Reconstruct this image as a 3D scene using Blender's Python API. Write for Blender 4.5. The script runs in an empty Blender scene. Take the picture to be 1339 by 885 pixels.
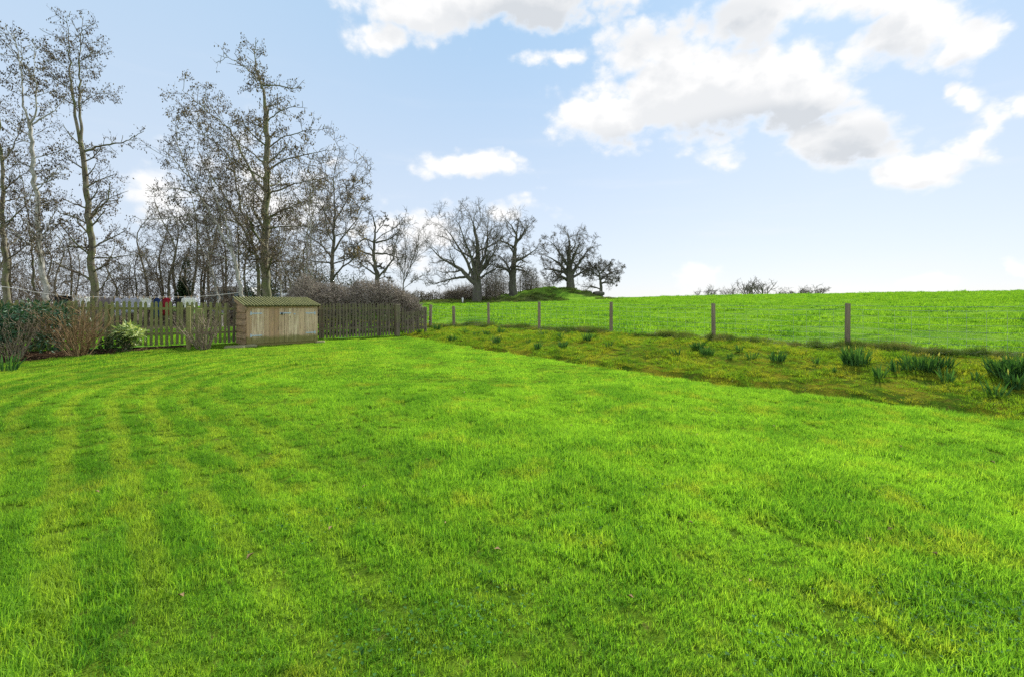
import bpy, math, random
import numpy as np
from mathutils import Vector, Matrix

R = math.radians
scene = bpy.context.scene
COL = scene.collection
F = 620.0            # focal length in pixels of the 1339 px wide photograph
EYE = 1.7

# ------------------------------------------------------------------ camera
cam_d = bpy.data.cameras.new('camera')
cam_d.sensor_width = 36.0
cam_d.lens = 36.0 * F / 1339.0
cam_d.shift_y = -46.5 / 1339.0
cam_d.clip_start = 0.05
cam_d.clip_end = 6000
cam = bpy.data.objects.new('camera', cam_d)
cam.location = (0, 0, EYE)
cam.rotation_euler = (R(90), 0, 0)
COL.objects.link(cam)
scene.camera = cam

# ------------------------------------------------------------------ light
SUN_AZ = 33.0        # degrees clockwise from the viewing direction
SUN_EL = 35.0
SKY_STRENGTH = 0.10
scene.view_settings.view_transform = 'Standard'
scene.view_settings.look = 'None'
scene.view_settings.gamma = 1.0
scene.view_settings.use_curve_mapping = False
scene.view_settings.exposure = 1.0
sd = Vector((math.sin(R(SUN_AZ)) * math.cos(R(SUN_EL)), math.cos(R(SUN_AZ)) * math.cos(R(SUN_EL)), math.sin(R(SUN_EL))))
sun_d = bpy.data.lights.new('sun', 'SUN')
sun_d.energy = 3.6
sun_d.angle = R(2.0)
sun_d.color = (1.0, 0.95, 0.86)
sun = bpy.data.objects.new('sun', sun_d)
sun.rotation_euler = sd.to_track_quat('Z', 'Y').to_euler()
COL.objects.link(sun)
try:
    scene.cycles.max_bounces = 7
    scene.cycles.transparent_max_bounces = 6
    scene.cycles.diffuse_bounces = 3
    scene.cycles.glossy_bounces = 2
    scene.cycles.transmission_bounces = 4
    scene.cycles.caustics_reflective = False
    scene.cycles.caustics_refractive = False
    scene.cycles.use_denoising = False
except Exception:
    pass


# ------------------------------------------------------------------ node helper
class NT:
    def __init__(self, tree):
        self.t = tree
        self.n = tree.nodes
        self.n.clear()

    def new(self, kind, **kw):
        nd = self.n.new(kind)
        for k, v in kw.items():
            setattr(nd, k, v)
        return nd

    def put(self, sock, v):
        if hasattr(v, 'is_output') or isinstance(v, bpy.types.NodeSocket):
            self.t.links.new(v, sock)
        else:
            sock.default_value = v

    def math(self, op, a, b=None, c=None, clamp=False):
        nd = self.new('ShaderNodeMath', operation=op, use_clamp=clamp)
        self.put(nd.inputs[0], a)
        if b is not None: self.put(nd.inputs[1], b)
        if c is not None: self.put(nd.inputs[2], c)
        return nd.outputs[0]

    def vmath(self, op, a, b=None, out=0):
        nd = self.new('ShaderNodeVectorMath', operation=op)
        self.put(nd.inputs[0], a)
        if b is not None: self.put(nd.inputs[1], b)
        return nd.outputs[out]

    def smooth(self, v, lo, hi, a=0.0, b=1.0):
        nd = self.new('ShaderNodeMapRange', interpolation_type='SMOOTHSTEP')
        self.put(nd.inputs['Value'], v)
        nd.inputs['From Min'].default_value = lo
        nd.inputs['From Max'].default_value = hi
        nd.inputs['To Min'].default_value = a
        nd.inputs['To Max'].default_value = b
        return nd.outputs[0]

    def noise(self, vec, scale, detail=3.0, rough=0.55, dist=0.0, out='Fac'):
        nd = self.new('ShaderNodeTexNoise')
        if vec is not None: self.put(nd.inputs['Vector'], vec)
        nd.inputs['Scale'].default_value = scale
        nd.inputs['Detail'].default_value = detail
        nd.inputs['Roughness'].default_value = rough
        nd.inputs['Distortion'].default_value = dist
        return nd.outputs[out]

    def mix(self, f, a, b, mode='MIX'):
        nd = self.new('ShaderNodeMix', data_type='RGBA', blend_type=mode)
        self.put(nd.inputs[0], f)
        self.put(nd.inputs[6], a if not isinstance(a, tuple) else (*a[:3], 1))
        self.put(nd.inputs[7], b if not isinstance(b, tuple) else (*b[:3], 1))
        return nd.outputs[2]

    def pos(self):
        return self.new('ShaderNodeNewGeometry').outputs['Position']

    def attr(self, name, out='Fac'):
        return self.new('ShaderNodeAttribute', attribute_name=name).outputs[out]


def principled(nt, color, rough=0.8, spec=0.3, bump=None, bump_d=0.02, bump_s=0.5, metallic=0.0):
    b = nt.new('ShaderNodeBsdfPrincipled')
    nt.put(b.inputs['Base Color'], color if not isinstance(color, tuple) else (*color[:3], 1))
    nt.put(b.inputs['Roughness'], rough)
    b.inputs['Specular IOR Level'].default_value = spec
    b.inputs['Metallic'].default_value = metallic
    if bump is not None:
        bp = nt.new('ShaderNodeBump')
        bp.inputs['Strength'].default_value = bump_s
        bp.inputs['Distance'].default_value = bump_d
        nt.put(bp.inputs['Height'], bump)
        nt.t.links.new(bp.outputs[0], b.inputs['Normal'])
    return b.outputs[0]


def finish(nt, shader):
    o = nt.new('ShaderNodeOutputMaterial')
    nt.t.links.new(shader, o.inputs['Surface'])


def material(name):
    m = bpy.data.materials.new(name)
    m.use_nodes = True
    return m, NT(m.node_tree)


# ------------------------------------------------------------------ sky
def azel(px, py):
    d = Vector(((px - 669.5) / F, 1.0, (396.0 - py) / F)).normalized()
    return math.atan2(d.x, d.y), math.asin(d.z)


world = bpy.data.worlds.new('World')
scene.world = world
world.use_nodes = True
nt = NT(world.node_tree)
sky = nt.new('ShaderNodeTexSky', sky_type='NISHITA')
sky.sun_disc = False
sky.sun_elevation = R(SUN_EL)
sky.sun_rotation = R(SUN_AZ)
sky.air_density = 1.0
sky.dust_density = 0.4
sky.ozone_density = 1.2
sky.altitude = 80
direc = nt.new('ShaderNodeTexCoord').outputs['Generated']
sep = nt.new('ShaderNodeSeparateXYZ')
nt.t.links.new(direc, sep.inputs[0])
az = nt.math('ARCTAN2', sep.outputs[0], sep.outputs[1])
el = nt.math('ARCSINE', sep.outputs[2])
cmb = nt.new('ShaderNodeCombineXYZ')
nt.put(cmb.inputs[0], az)
nt.put(cmb.inputs[1], nt.math('MULTIPLY', el, 1.35))
ang = cmb.outputs[0]
def blobs(vec, items):
    """greatest of several soft ellipses laid out over azimuth and elevation"""
    acc = None
    for (cx, cy, rx, ry, w) in items:
        a, e = azel(cx, cy)
        a1, _ = azel(cx + rx, cy); a0, _ = azel(cx - rx, cy)
        _, e1 = azel(cx, cy - ry); _, e0 = azel(cx, cy + ry)
        ra, re = abs(a1 - a0) / 2, abs(e1 - e0) / 2
        v = nt.vmath('SUBTRACT', vec, (a, e * 1.35, 0))
        v = nt.vmath('MULTIPLY', v, (1 / ra, 1 / (re * 1.35), 0))
        l = nt.vmath('LENGTH', v, out=1)
        b = nt.math('MULTIPLY', nt.math('SUBTRACT', 1.0, l), w)
        acc = b if acc is None else nt.math('MAXIMUM', acc, b)
    return acc


CLOUDS = [
    (560, 0, 150, 62, 1.0), (497, 44, 52, 34, .8), (690, -5, 170, 62, 1.0), (800, -10, 70, 42, .8),
    (860, 60, 120, 50, .75), (930, 126, 190, 74, 1.35), (810, 146, 120, 46, 1.1), (1040, 128, 100, 62, 1.2),
    (725, 80, 50, 12, .55), (985, 20, 150, 52, .85), (1110, 180, 105, 44, .95),
    (1195, 40, 105, 58, 1.0), (1275, 55, 58, 46, .9), (1130, 5, 90, 42, .8),
    (1205, 220, 72, 36, 1.0), (1272, 180, 36, 42, .8), (1262, 128, 42, 22, .75), (1332, 135, 22, 15, .6), (1288, 158, 30, 34, .75), (1245, 118, 26, 16, .6),
    (622, 219, 78, 22, .9), (660, 272, 70, 20, .42), (560, 312, 70, 40, .7), (500, 330, 70, 40, .5),
    (905, 364, 34, 24, .6), (1212, 372, 44, 15, .75), (1332, 352, 24, 14, .7), (940, 208, 36, 18, .4),
    (1165, 185, 50, 30, .6), (190, 250, 60, 50, .5), (350, 260, 130, 80, .45),
    (-400, 60, 260, 90, 1.0), (-900, 200, 300, 80, 1.0), (1900, 120, 300, 90, 1.0), (1600, 40, 120, 60, .9),
]
SHADE = [(715, 18, 150, 42, 1.0), (1005, 160, 170, 30, 1.0), (950, 20, 110, 34, 1.0), (1120, 188, 95, 40, 1.2), (850, 52, 120, 32, .6),
         (1150, 60, 70, 30, .35), (880, 176, 130, 16, .7), (1280, 30, 40, 30, .4)]


def voro(vec, scale):
    nd = nt.new('ShaderNodeTexVoronoi', voronoi_dimensions='2D', feature='SMOOTH_F1')
    nt.put(nd.inputs['Vector'], vec)
    nd.inputs['Scale'].default_value = scale
    nd.inputs['Smoothness'].default_value = 0.35
    return nt.math('SUBTRACT', 1.0, nd.outputs['Distance'])


def cloud_shape(vec, detail):
    w = nt.vmath('SUBTRACT', nt.noise(vec, 6.0, 5, 0.6, out='Color'), (0.5, 0.5, 0.5))
    w = nt.vmath('ADD', nt.vmath('MULTIPLY', w, (0.14, 0.10, 0.0)), vec)
    w2 = nt.vmath('ADD', nt.vmath('MULTIPLY', nt.vmath('SUBTRACT', nt.noise(vec, 22.0, 4, 0.6, out='Color'), (0.5, 0.5, 0.5)), (0.04, 0.04, 0.0)), vec)
    f = nt.math('MULTIPLY', nt.math('SUBTRACT', nt.noise(vec, 8.0, detail, 0.6), 0.5), 0.95)
    f = nt.math('ADD', f, nt.math('MULTIPLY', nt.math('SUBTRACT', voro(w2, 13.0), 0.6), 0.55))
    f = nt.math('ADD', f, nt.math('MULTIPLY', nt.math('SUBTRACT', voro(w2, 34.0), 0.6), 0.28))
    f = nt.math('ADD', f, nt.math('MULTIPLY', nt.math('SUBTRACT', nt.noise(vec, 60.0, 4, 0.65), 0.5), 0.30))
    return nt.math('ADD', blobs(w, CLOUDS), f)


shape = cloud_shape(ang, 9)
above = cloud_shape(nt.vmath('ADD', ang, (0.012, 0.05, 0.0)), 4)
# clouds over the unseen rest of the sky; those behind added as bright fill
back = nt.noise(direc, 2.6, 8, 0.58)
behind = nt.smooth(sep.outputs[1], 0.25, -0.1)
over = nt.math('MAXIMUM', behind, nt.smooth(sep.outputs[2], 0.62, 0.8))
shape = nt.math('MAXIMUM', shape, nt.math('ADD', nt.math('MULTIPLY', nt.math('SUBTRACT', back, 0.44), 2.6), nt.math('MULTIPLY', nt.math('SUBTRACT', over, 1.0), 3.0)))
mask = nt.math('POWER', nt.smooth(shape, -0.06, 0.5), 1.25)
shade = nt.math('ADD', nt.math('MULTIPLY', nt.smooth(above, 0.15, 0.85), 0.55), nt.math('MULTIPLY', nt.smooth(blobs(ang, SHADE), -0.1, 0.8), 0.6))
shade = nt.math('MULTIPLY', nt.math('MINIMUM', shade, 1.0), nt.smooth(shape, 0.1, 0.5))
# thin high haze low in the sky
streak = nt.new('ShaderNodeVectorMath', operation='MULTIPLY')
nt.put(streak.inputs[0], ang); streak.inputs[1].default_value = (2.0, 11.0, 1)
cirrus = nt.smooth(nt.noise(streak.outputs[0], 1.6, 6, 0.55), 0.5, 0.8, 0.0, 0.35)
low = nt.smooth(el, 0.55, -0.02)
cirrus = nt.math('MULTIPLY', cirrus, low)
skyc = nt.new('ShaderNodeVectorMath', operation='SCALE')
nt.put(skyc.inputs[0], sky.outputs[0])
skyc.inputs['Scale'].default_value = 0.8
air = nt.mix(nt.smooth(el, 0.62, 0.0), (2.15, 3.3, 4.6), (3.75, 4.08, 4.65))
base = nt.mix(nt.smooth(el, 0.9, 0.6, 0.35, 0.85), skyc.outputs[0], air)
base = nt.mix(nt.smooth(az, 0.1, -0.7, 0.0, 0.30), base, (3.6, 4.2, 4.9))
base = nt.mix(cirrus, base, (4.7, 4.8, 4.95))
cloudc = nt.mix(nt.math('MULTIPLY', shade, 0.9), (5.3, 5.28, 5.25), (3.3, 3.5, 3.75))
cloudc = nt.mix(behind, cloudc, (8.6, 8.6, 8.5))  # unseen clouds behind the camera, brightened to fill the shaded fronts
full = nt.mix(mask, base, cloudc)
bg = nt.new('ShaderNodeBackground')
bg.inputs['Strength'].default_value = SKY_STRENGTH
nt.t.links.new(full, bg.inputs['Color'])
wo = nt.new('ShaderNodeOutputWorld')
nt.t.links.new(bg.outputs[0], wo.inputs['Surface'])
world.cycles.sampling_method = 'MANUAL'
world.cycles.sample_map_resolution = 1024


# ------------------------------------------------------------------ mesh helpers
def mesh_obj(name, V, faces, mat, parent=None, tint=None, smooth=None, loc=None):
    """V (n,3); faces: list of int arrays, one per face size; links ONE mesh object"""
    V = np.asarray(V, dtype=np.float32).reshape(-1, 3)
    faces = [np.asarray(f, dtype=np.int32) for f in faces if len(f)]
    me = bpy.data.meshes.new(name)
    me.vertices.add(len(V))
    me.vertices.foreach_set('co', V.ravel())
    loops = np.concatenate([f.ravel() for f in faces])
    tot = np.concatenate([np.full(len(f), f.shape[1], dtype=np.int32) for f in faces])
    start = np.concatenate([[0], np.cumsum(tot)[:-1]]).astype(np.int32)
    me.loops.add(len(loops))
    me.loops.foreach_set('vertex_index', loops)
    me.polygons.add(len(tot))
    me.polygons.foreach_set('loop_start', start)
    me.polygons.foreach_set('loop_total', tot)
    if smooth is not None:
        me.polygons.foreach_set('use_smooth', np.full(len(tot), bool(smooth)))
    if tint is not None:
        a = me.attributes.new('tint', 'FLOAT', 'FACE')
        a.data.foreach_set('value', np.asarray(tint, dtype=np.float32))
    me.materials.append(mat)
    me.update(calc_edges=True)
    me.validate()
    o = bpy.data.objects.new(name, me)
    COL.objects.link(o)
    if parent is not None: o.parent = parent
    if loc is not None: o.location = loc
    return o


class MB:
    """collects shapes; build() links them as ONE mesh object"""
    def __init__(self):
        self.v = []; self.q = []; self.t = []; self.tq = []; self.tt = []; self.n = 0; self.hard = False

    def add(self, V, quads=None, tris=None, tint=0.5):
        V = np.asarray(V, dtype=float).reshape(-1, 3)
        if quads is not None and len(quads):
            q = np.asarray(quads, dtype=np.int64) + self.n
            self.q.append(q)
            self.tq.append(np.broadcast_to(np.asarray(tint, dtype=float), (len(q),)) if np.ndim(tint) == 0 else np.asarray(tint)[:len(q)])
        if tris is not None and len(tris):
            t = np.asarray(tris, dtype=np.int64) + self.n
            self.t.append(t)
            self.tt.append(np.broadcast_to(np.asarray(tint, dtype=float), (len(t),)) if np.ndim(tint) == 0 else np.asarray(tint)[:len(t)])
        self.v.append(V); self.n += len(V)
        return self

    def box(self, lo, hi, tint=0.5, M=None, bev=0.0):
        self.hard = True
        (x0, y0, z0), (x1, y1, z1) = lo, hi
        if bev > 0:
            b = bev
            ring = [(x0 + b, y0), (x1 - b, y0), (x1, y0 + b), (x1, y1 - b), (x1 - b, y1), (x0 + b, y1), (x0, y1 - b), (x0, y0 + b)]
            V = [(x, y, z0) for x, y in ring] + [(x, y, z1 - b) for x, y in ring]
            cx, cy = (x0 + x1) / 2, (y0 + y1) / 2
            V += [(cx + (x - cx) * (1 - 2 * b / max(x1 - x0, 1e-6)), cy + (y - cy) * (1 - 2 * b / max(y1 - y0, 1e-6)), z1) for x, y in ring]
            Q = []
            for k in range(2):
                for i in range(8):
                    j = (i + 1) % 8
                    Q.append((k * 8 + i, k * 8 + j, k * 8 + 8 + j, k * 8 + 8 + i))
            Q += [(16, 17, 18, 19), (16, 19, 20, 23), (20, 21, 22, 23)]
            V = np.array(V)
        else:
            V = np.array([(x0, y0, z0), (x1, y0, z0), (x1, y1, z0), (x0, y1, z0), (x0, y0, z1), (x1, y0, z1), (x1, y1, z1), (x0, y1, z1)])
            Q = [(0, 3, 2, 1), (4, 5, 6, 7), (0, 1, 5, 4), (1, 2, 6, 5), (2, 3, 7, 6), (3, 0, 4, 7)]
        if M is not None:
            V = np.array([M @ Vector(p) for p in V])
        return self.add(V, Q, None, tint)

    def prism(self, poly, d0, d1, axis='y', tint=0.5):
        """poly: outline (a,b); extruded along axis from d0 to d1"""
        self.hard = True
        n = len(poly)
        def pt(a, b, d):
            return {'y': (a, d, b), 'x': (d, a, b), 'z': (a, b, d)}[axis]
        V = [pt(a, b, d0) for a, b in poly] + [pt(a, b, d1) for a, b in poly]
        Q = [(i, (i + 1) % n, n + (i + 1) % n, n + i) for i in range(n)]
        T = [(0, i + 1, i) for i in range(1, n - 1)] + [(n, n + i, n + i + 1) for i in range(1, n - 1)]
        return self.add(V, Q, T, tint)

    def tubes(self, P, Rr, n=6, tint=0.5, cap=False):
        V, Q = tube_arrays(P, Rr, n)
        if np.ndim(tint) > 0:
            per = len(Q) // len(tint)
            tint = np.repeat(np.asarray(tint), per)
        self.add(V, Q, None, tint)
        return self

    def build(self, name, mat, parent=None, smooth=False, loc=None):
        V = np.concatenate(self.v)
        faces = []; tint = []
        if self.q:
            faces.append(np.concatenate(self.q)); tint.append(np.concatenate(self.tq))
        if self.t:
            faces.append(np.concatenate(self.t)); tint.append(np.concatenate(self.tt))
        return mesh_obj(name, V, faces, mat, parent, np.concatenate(tint), True if smooth else (False if self.hard else None), loc)


def tube_arrays(P, Rr, n):
    P = np.asarray(P, dtype=float); Rr = np.asarray(Rr, dtype=float)
    if P.ndim == 2: P = P[None]; Rr = Rr[None]
    N, K, _ = P.shape
    T = np.gradient(P, axis=1)
    T /= np.linalg.norm(T, axis=2, keepdims=True) + 1e-9
    mean = P[:, -1] - P[:, 0]
    ref = np.where((np.abs(mean[:, 2]) > 0.8 * np.linalg.norm(mean, axis=1))[:, None], np.array([1.0, 0.13, 0.0]), np.array([0.05, 0.1, 1.0]))
    A = np.cross(T, ref[:, None, :])
    A /= np.linalg.norm(A, axis=2, keepdims=True) + 1e-9
    B = np.cross(T, A)
    th = np.arange(n) * 2 * math.pi / n
    V = P[:, :, None, :] + Rr[:, :, None, None] * (np.cos(th)[None, None, :, None] * A[:, :, None, :] + np.sin(th)[None, None, :, None] * B[:, :, None, :])
    idx = np.arange(N * K * n).reshape(N, K, n)
    a = idx[:, :-1, :]; b = idx[:, 1:, :]
    Q = np.stack([a, np.roll(a, -1, axis=2), np.roll(b, -1, axis=2), b], axis=-1).reshape(-1, 4)
    return V.reshape(-1, 3), Q


def empty(name, loc=(0, 0, 0), rz=0.0):
    o = bpy.data.objects.new(name, None)
    COL.objects.link(o)
    o.location = loc
    o.rotation_euler = (0, 0, rz)
    o.empty_display_size = 0.2
    return o


def tag(o, label=None, cat=None, group=None, kind=None):
    if label: o['label'] = label
    if cat: o['category'] = cat
    if group: o['group'] = group
    if kind: o['kind'] = kind
    return o


def copy_tree(o, parent=None):
    c = o.copy()
    COL.objects.link(c)
    if parent is not None:
        c.parent = parent
        c.matrix_parent_inverse = o.matrix_parent_inverse
    for ch in list(o.children):
        copy_tree(ch, c)
    return c


# ------------------------------------------------------------------ terrain
ES = np.array([0.735, 0.678]); ET = np.array([-0.678, 0.735])
S0, S1, TF = 9.8, 14.4, 17.2      # foot and crest of the bank, line of the picket fence


def st2xy(s, t):
    return s * ES[0] + t * ET[0], s * ES[1] + t * ET[1]


def xy2st(x, y):
    return x * ES[0] + y * ES[1], x * ET[0] + y * ET[1]


def sm(a, lo, hi):
    u = np.clip((a - lo) / (hi - lo), 0, 1)
    return u * u * (3 - 2 * u)


def vnoise(x, y, scale, seed=0):
    x = np.asarray(x, dtype=float) / scale; y = np.asarray(y, dtype=float) / scale
    xi = np.floor(x).astype(np.int64); yi = np.floor(y).astype(np.int64)
    fx = x - xi; fy = y - yi
    fx = fx * fx * (3 - 2 * fx); fy = fy * fy * (3 - 2 * fy)
    def h(a, b):
        k = (a * 374761393 + b * 668265263 + seed * 974711) & 0x7fffffff
        k = ((k ^ (k >> 13)) * 1274126177) & 0x7fffffff
        k = k ^ (k >> 16)
        return (k & 0xffff) / 65535.0
    return (h(xi, yi) * (1 - fx) + h(xi + 1, yi) * fx) * (1 - fy) + (h(xi, yi + 1) * (1 - fx) + h(xi + 1, yi + 1) * fx) * fy - 0.5


def lawn_z(s, t):
    tc = np.clip(t, 0, TF)
    return 0.0014 * tc ** 2 + 0.01 * (5 - np.clip(s, -8, S0)) * sm(tc, 2, TF)


def ground_z(x, y):
    x = np.asarray(x, dtype=float); y = np.asarray(y, dtype=float)
    s, t = xy2st(x, y)
    z = lawn_z(s, t)
    z = z + (0.45 - z) * sm(t, TF, TF + 6)
    z = z + 0.03 * vnoise(x, y, 2.3, 1) + 0.016 * vnoise(x, y, 0.7, 2)
    fr = np.clip((s - S0) / (S1 - S0), 0, 1)
    zb = z + (0.56 - z) * sm(fr, -0.08, 0.95) - 0.13 * np.exp(-((fr - 0.06) / 0.06) ** 2) * (s > S0)
    zb = zb + 0.05 * vnoise(x, y, 0.9, 3) * (fr > 0.02)
    z = np.where(s > S0, zb, z)
    sig = np.maximum(0, s - S1)
    z = z + 0.0285 * sig
    z = z + np.where(sig > 0, np.minimum(1, sig / 2) * (0.16 * vnoise(x, y, 3.1, 4) + 0.10 * vnoise(x, y, 1.1, 5) + 0.25 * vnoise(x, y, 14, 6)), 0)
    r = np.hypot(x, y)
    # the field rolls over its crest; the mound the old oaks stand on
    z = z - np.where(sig > 0, 0.0012 * (np.clip(r, 122, 240) - 122) ** 2 + 0.28 * np.maximum(0, np.minimum(r, 420) - 240), 0) * np.minimum(1, sig / 30)
    z = z + (1.55 * np.exp(-((x - 7.5) / 9.0) ** 4) * np.exp(-((y - 97) / 9) ** 4) + 0.75 * np.exp(-((x + 1) / 17) ** 4) * np.exp(-((y - 97) / 10) ** 4)) * (1 + 0.6 * vnoise(x, y, 2.5, 8) + .3 * vnoise(x, y, 1.1, 9))
    return z


def gz(x, y):
    return float(ground_z(x, y))


def at(px, D, dz=0.0):
    """ground point under image column px at depth D"""
    x = (px - 669.5) / F * D
    return Vector((x, D, gz(x, D) + dz))


def hit(px, py):
    """where the line of sight through a pixel meets the ground"""
    u, v = (px - 669.5) / F, (396.0 - py) / F
    D = 1.2
    while D < 400:
        if EYE + v * D < gz(u * D, D):
            return Vector((u * D, D, gz(u * D, D)))
        D += 0.02 + D * 0.002
    return Vector((u * D, D, 0))


# ------------------------------------------------------------------ materials
def ground_st(nt):
    p = nt.pos()
    s = nt.vmath('DOT_PRODUCT', p, (0.735, 0.678, 0), out=1)
    t = nt.vmath('DOT_PRODUCT', p, (-0.678, 0.735, 0), out=1)
    return p, s, t


def mow_rings(nt, s, t):
    """distance to the rounded path a mower takes round the lawn"""
    qx = nt.math('SUBTRACT', nt.math('ABSOLUTE', nt.math('SUBTRACT', s, 7.5)), 2.6)
    qy = nt.math('SUBTRACT', nt.math('ABSOLUTE', nt.math('SUBTRACT', t, 2.0)), 7.0)
    c = nt.new('ShaderNodeCombineXYZ')
    nt.put(c.inputs[0], nt.math('MAXIMUM', qx, 0.0)); nt.put(c.inputs[1], nt.math('MAXIMUM', qy, 0.0))
    return nt.vmath('LENGTH', c.outputs[0], out=1)


def grass_blade(name, dark, light, yellow, moss=0.3, stripes=False, trans=0.55, ycap=0.75):
    m, nt = material(name)
    p, s, t = ground_st(nt)
    tint = nt.attr('tint')
    n1 = nt.noise(p, 0.9, 4, 0.6)
    n2 = nt.noise(p, 5.5, 3, 0.6)
    f = nt.math('ADD', nt.math('MULTIPLY', nt.math('SUBTRACT', tint, 0.5), 0.9), nt.smooth(n2, 0.3, 0.7, -0.15, 0.15))
    f = nt.math('ADD', f, nt.smooth(n1, 0.3, 0.7, 0.22, 0.78))
    f = nt.math('ADD', f, nt.smooth(nt.noise(p, .22, 4, .6), .35, .65, -.10, .10), clamp=True)
    c = nt.mix(f, dark, light)
    yl = nt.math('MULTIPLY', nt.smooth(nt.noise(p, 1.7, 5, 0.65), 0.62 - moss * 0.3, 0.85 - moss * 0.3), nt.smooth(tint, 0.0, 0.8, 0.35, 1.0))
    if stripes:
        d = mow_rings(nt, s, t)
        d = nt.math('ADD', d, nt.math('MULTIPLY', nt.noise(p, 1.1, 3), 0.35))
        st = nt.smooth(nt.math('SINE', nt.math('MULTIPLY', d, 2 * math.pi / 0.46)), -0.2, 0.9)
        zone = nt.math('MAXIMUM', nt.math('MULTIPLY', nt.smooth(s, 3.0, 1.0), nt.smooth(t, 1.5, 6.0, .35, 1.0)), nt.math('MULTIPLY', nt.smooth(t, 9.5, 11.5), nt.smooth(s, 7.5, 4.0)))
        st = nt.math('MULTIPLY', st, zone)
        st = nt.math('MULTIPLY', st, nt.smooth(nt.noise(p, 2.4, 4, 0.6), 0.3, 0.55))
        yl = nt.math('MAXIMUM', yl, nt.math('MULTIPLY', st, 0.55))
        dk = nt.smooth(nt.math('SINE', nt.math('ADD', nt.math('MULTIPLY', d, 2 * math.pi / 0.46), 2.6)), -0.1, 0.8)
        dk = nt.math('MULTIPLY', nt.math('MULTIPLY', dk, zone), nt.smooth(nt.noise(p, 1.3, 4, 0.6), 0.3, 0.7, 0.12, 0.5))
        c = nt.mix(dk, c, (.06, .18, .015))
    c = nt.mix(nt.math('MULTIPLY', yl, ycap), c, yellow)
    b = principled(nt, c, 0.65, 0.1)
    tr = nt.new('ShaderNodeBsdfTranslucent')
    tc = nt.mix(1.0, c, (1.35, 1.35, 0.5), 'MULTIPLY')
    nt.t.links.new(tc, tr.inputs['Color'])
    mx = nt.new('ShaderNodeMixShader')
    mx.inputs[0].default_value = trans
    nt.t.links.new(b, mx.inputs[1]); nt.t.links.new(tr.outputs[0], mx.inputs[2])
    finish(nt, mx.outputs[0])
    return m


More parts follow.
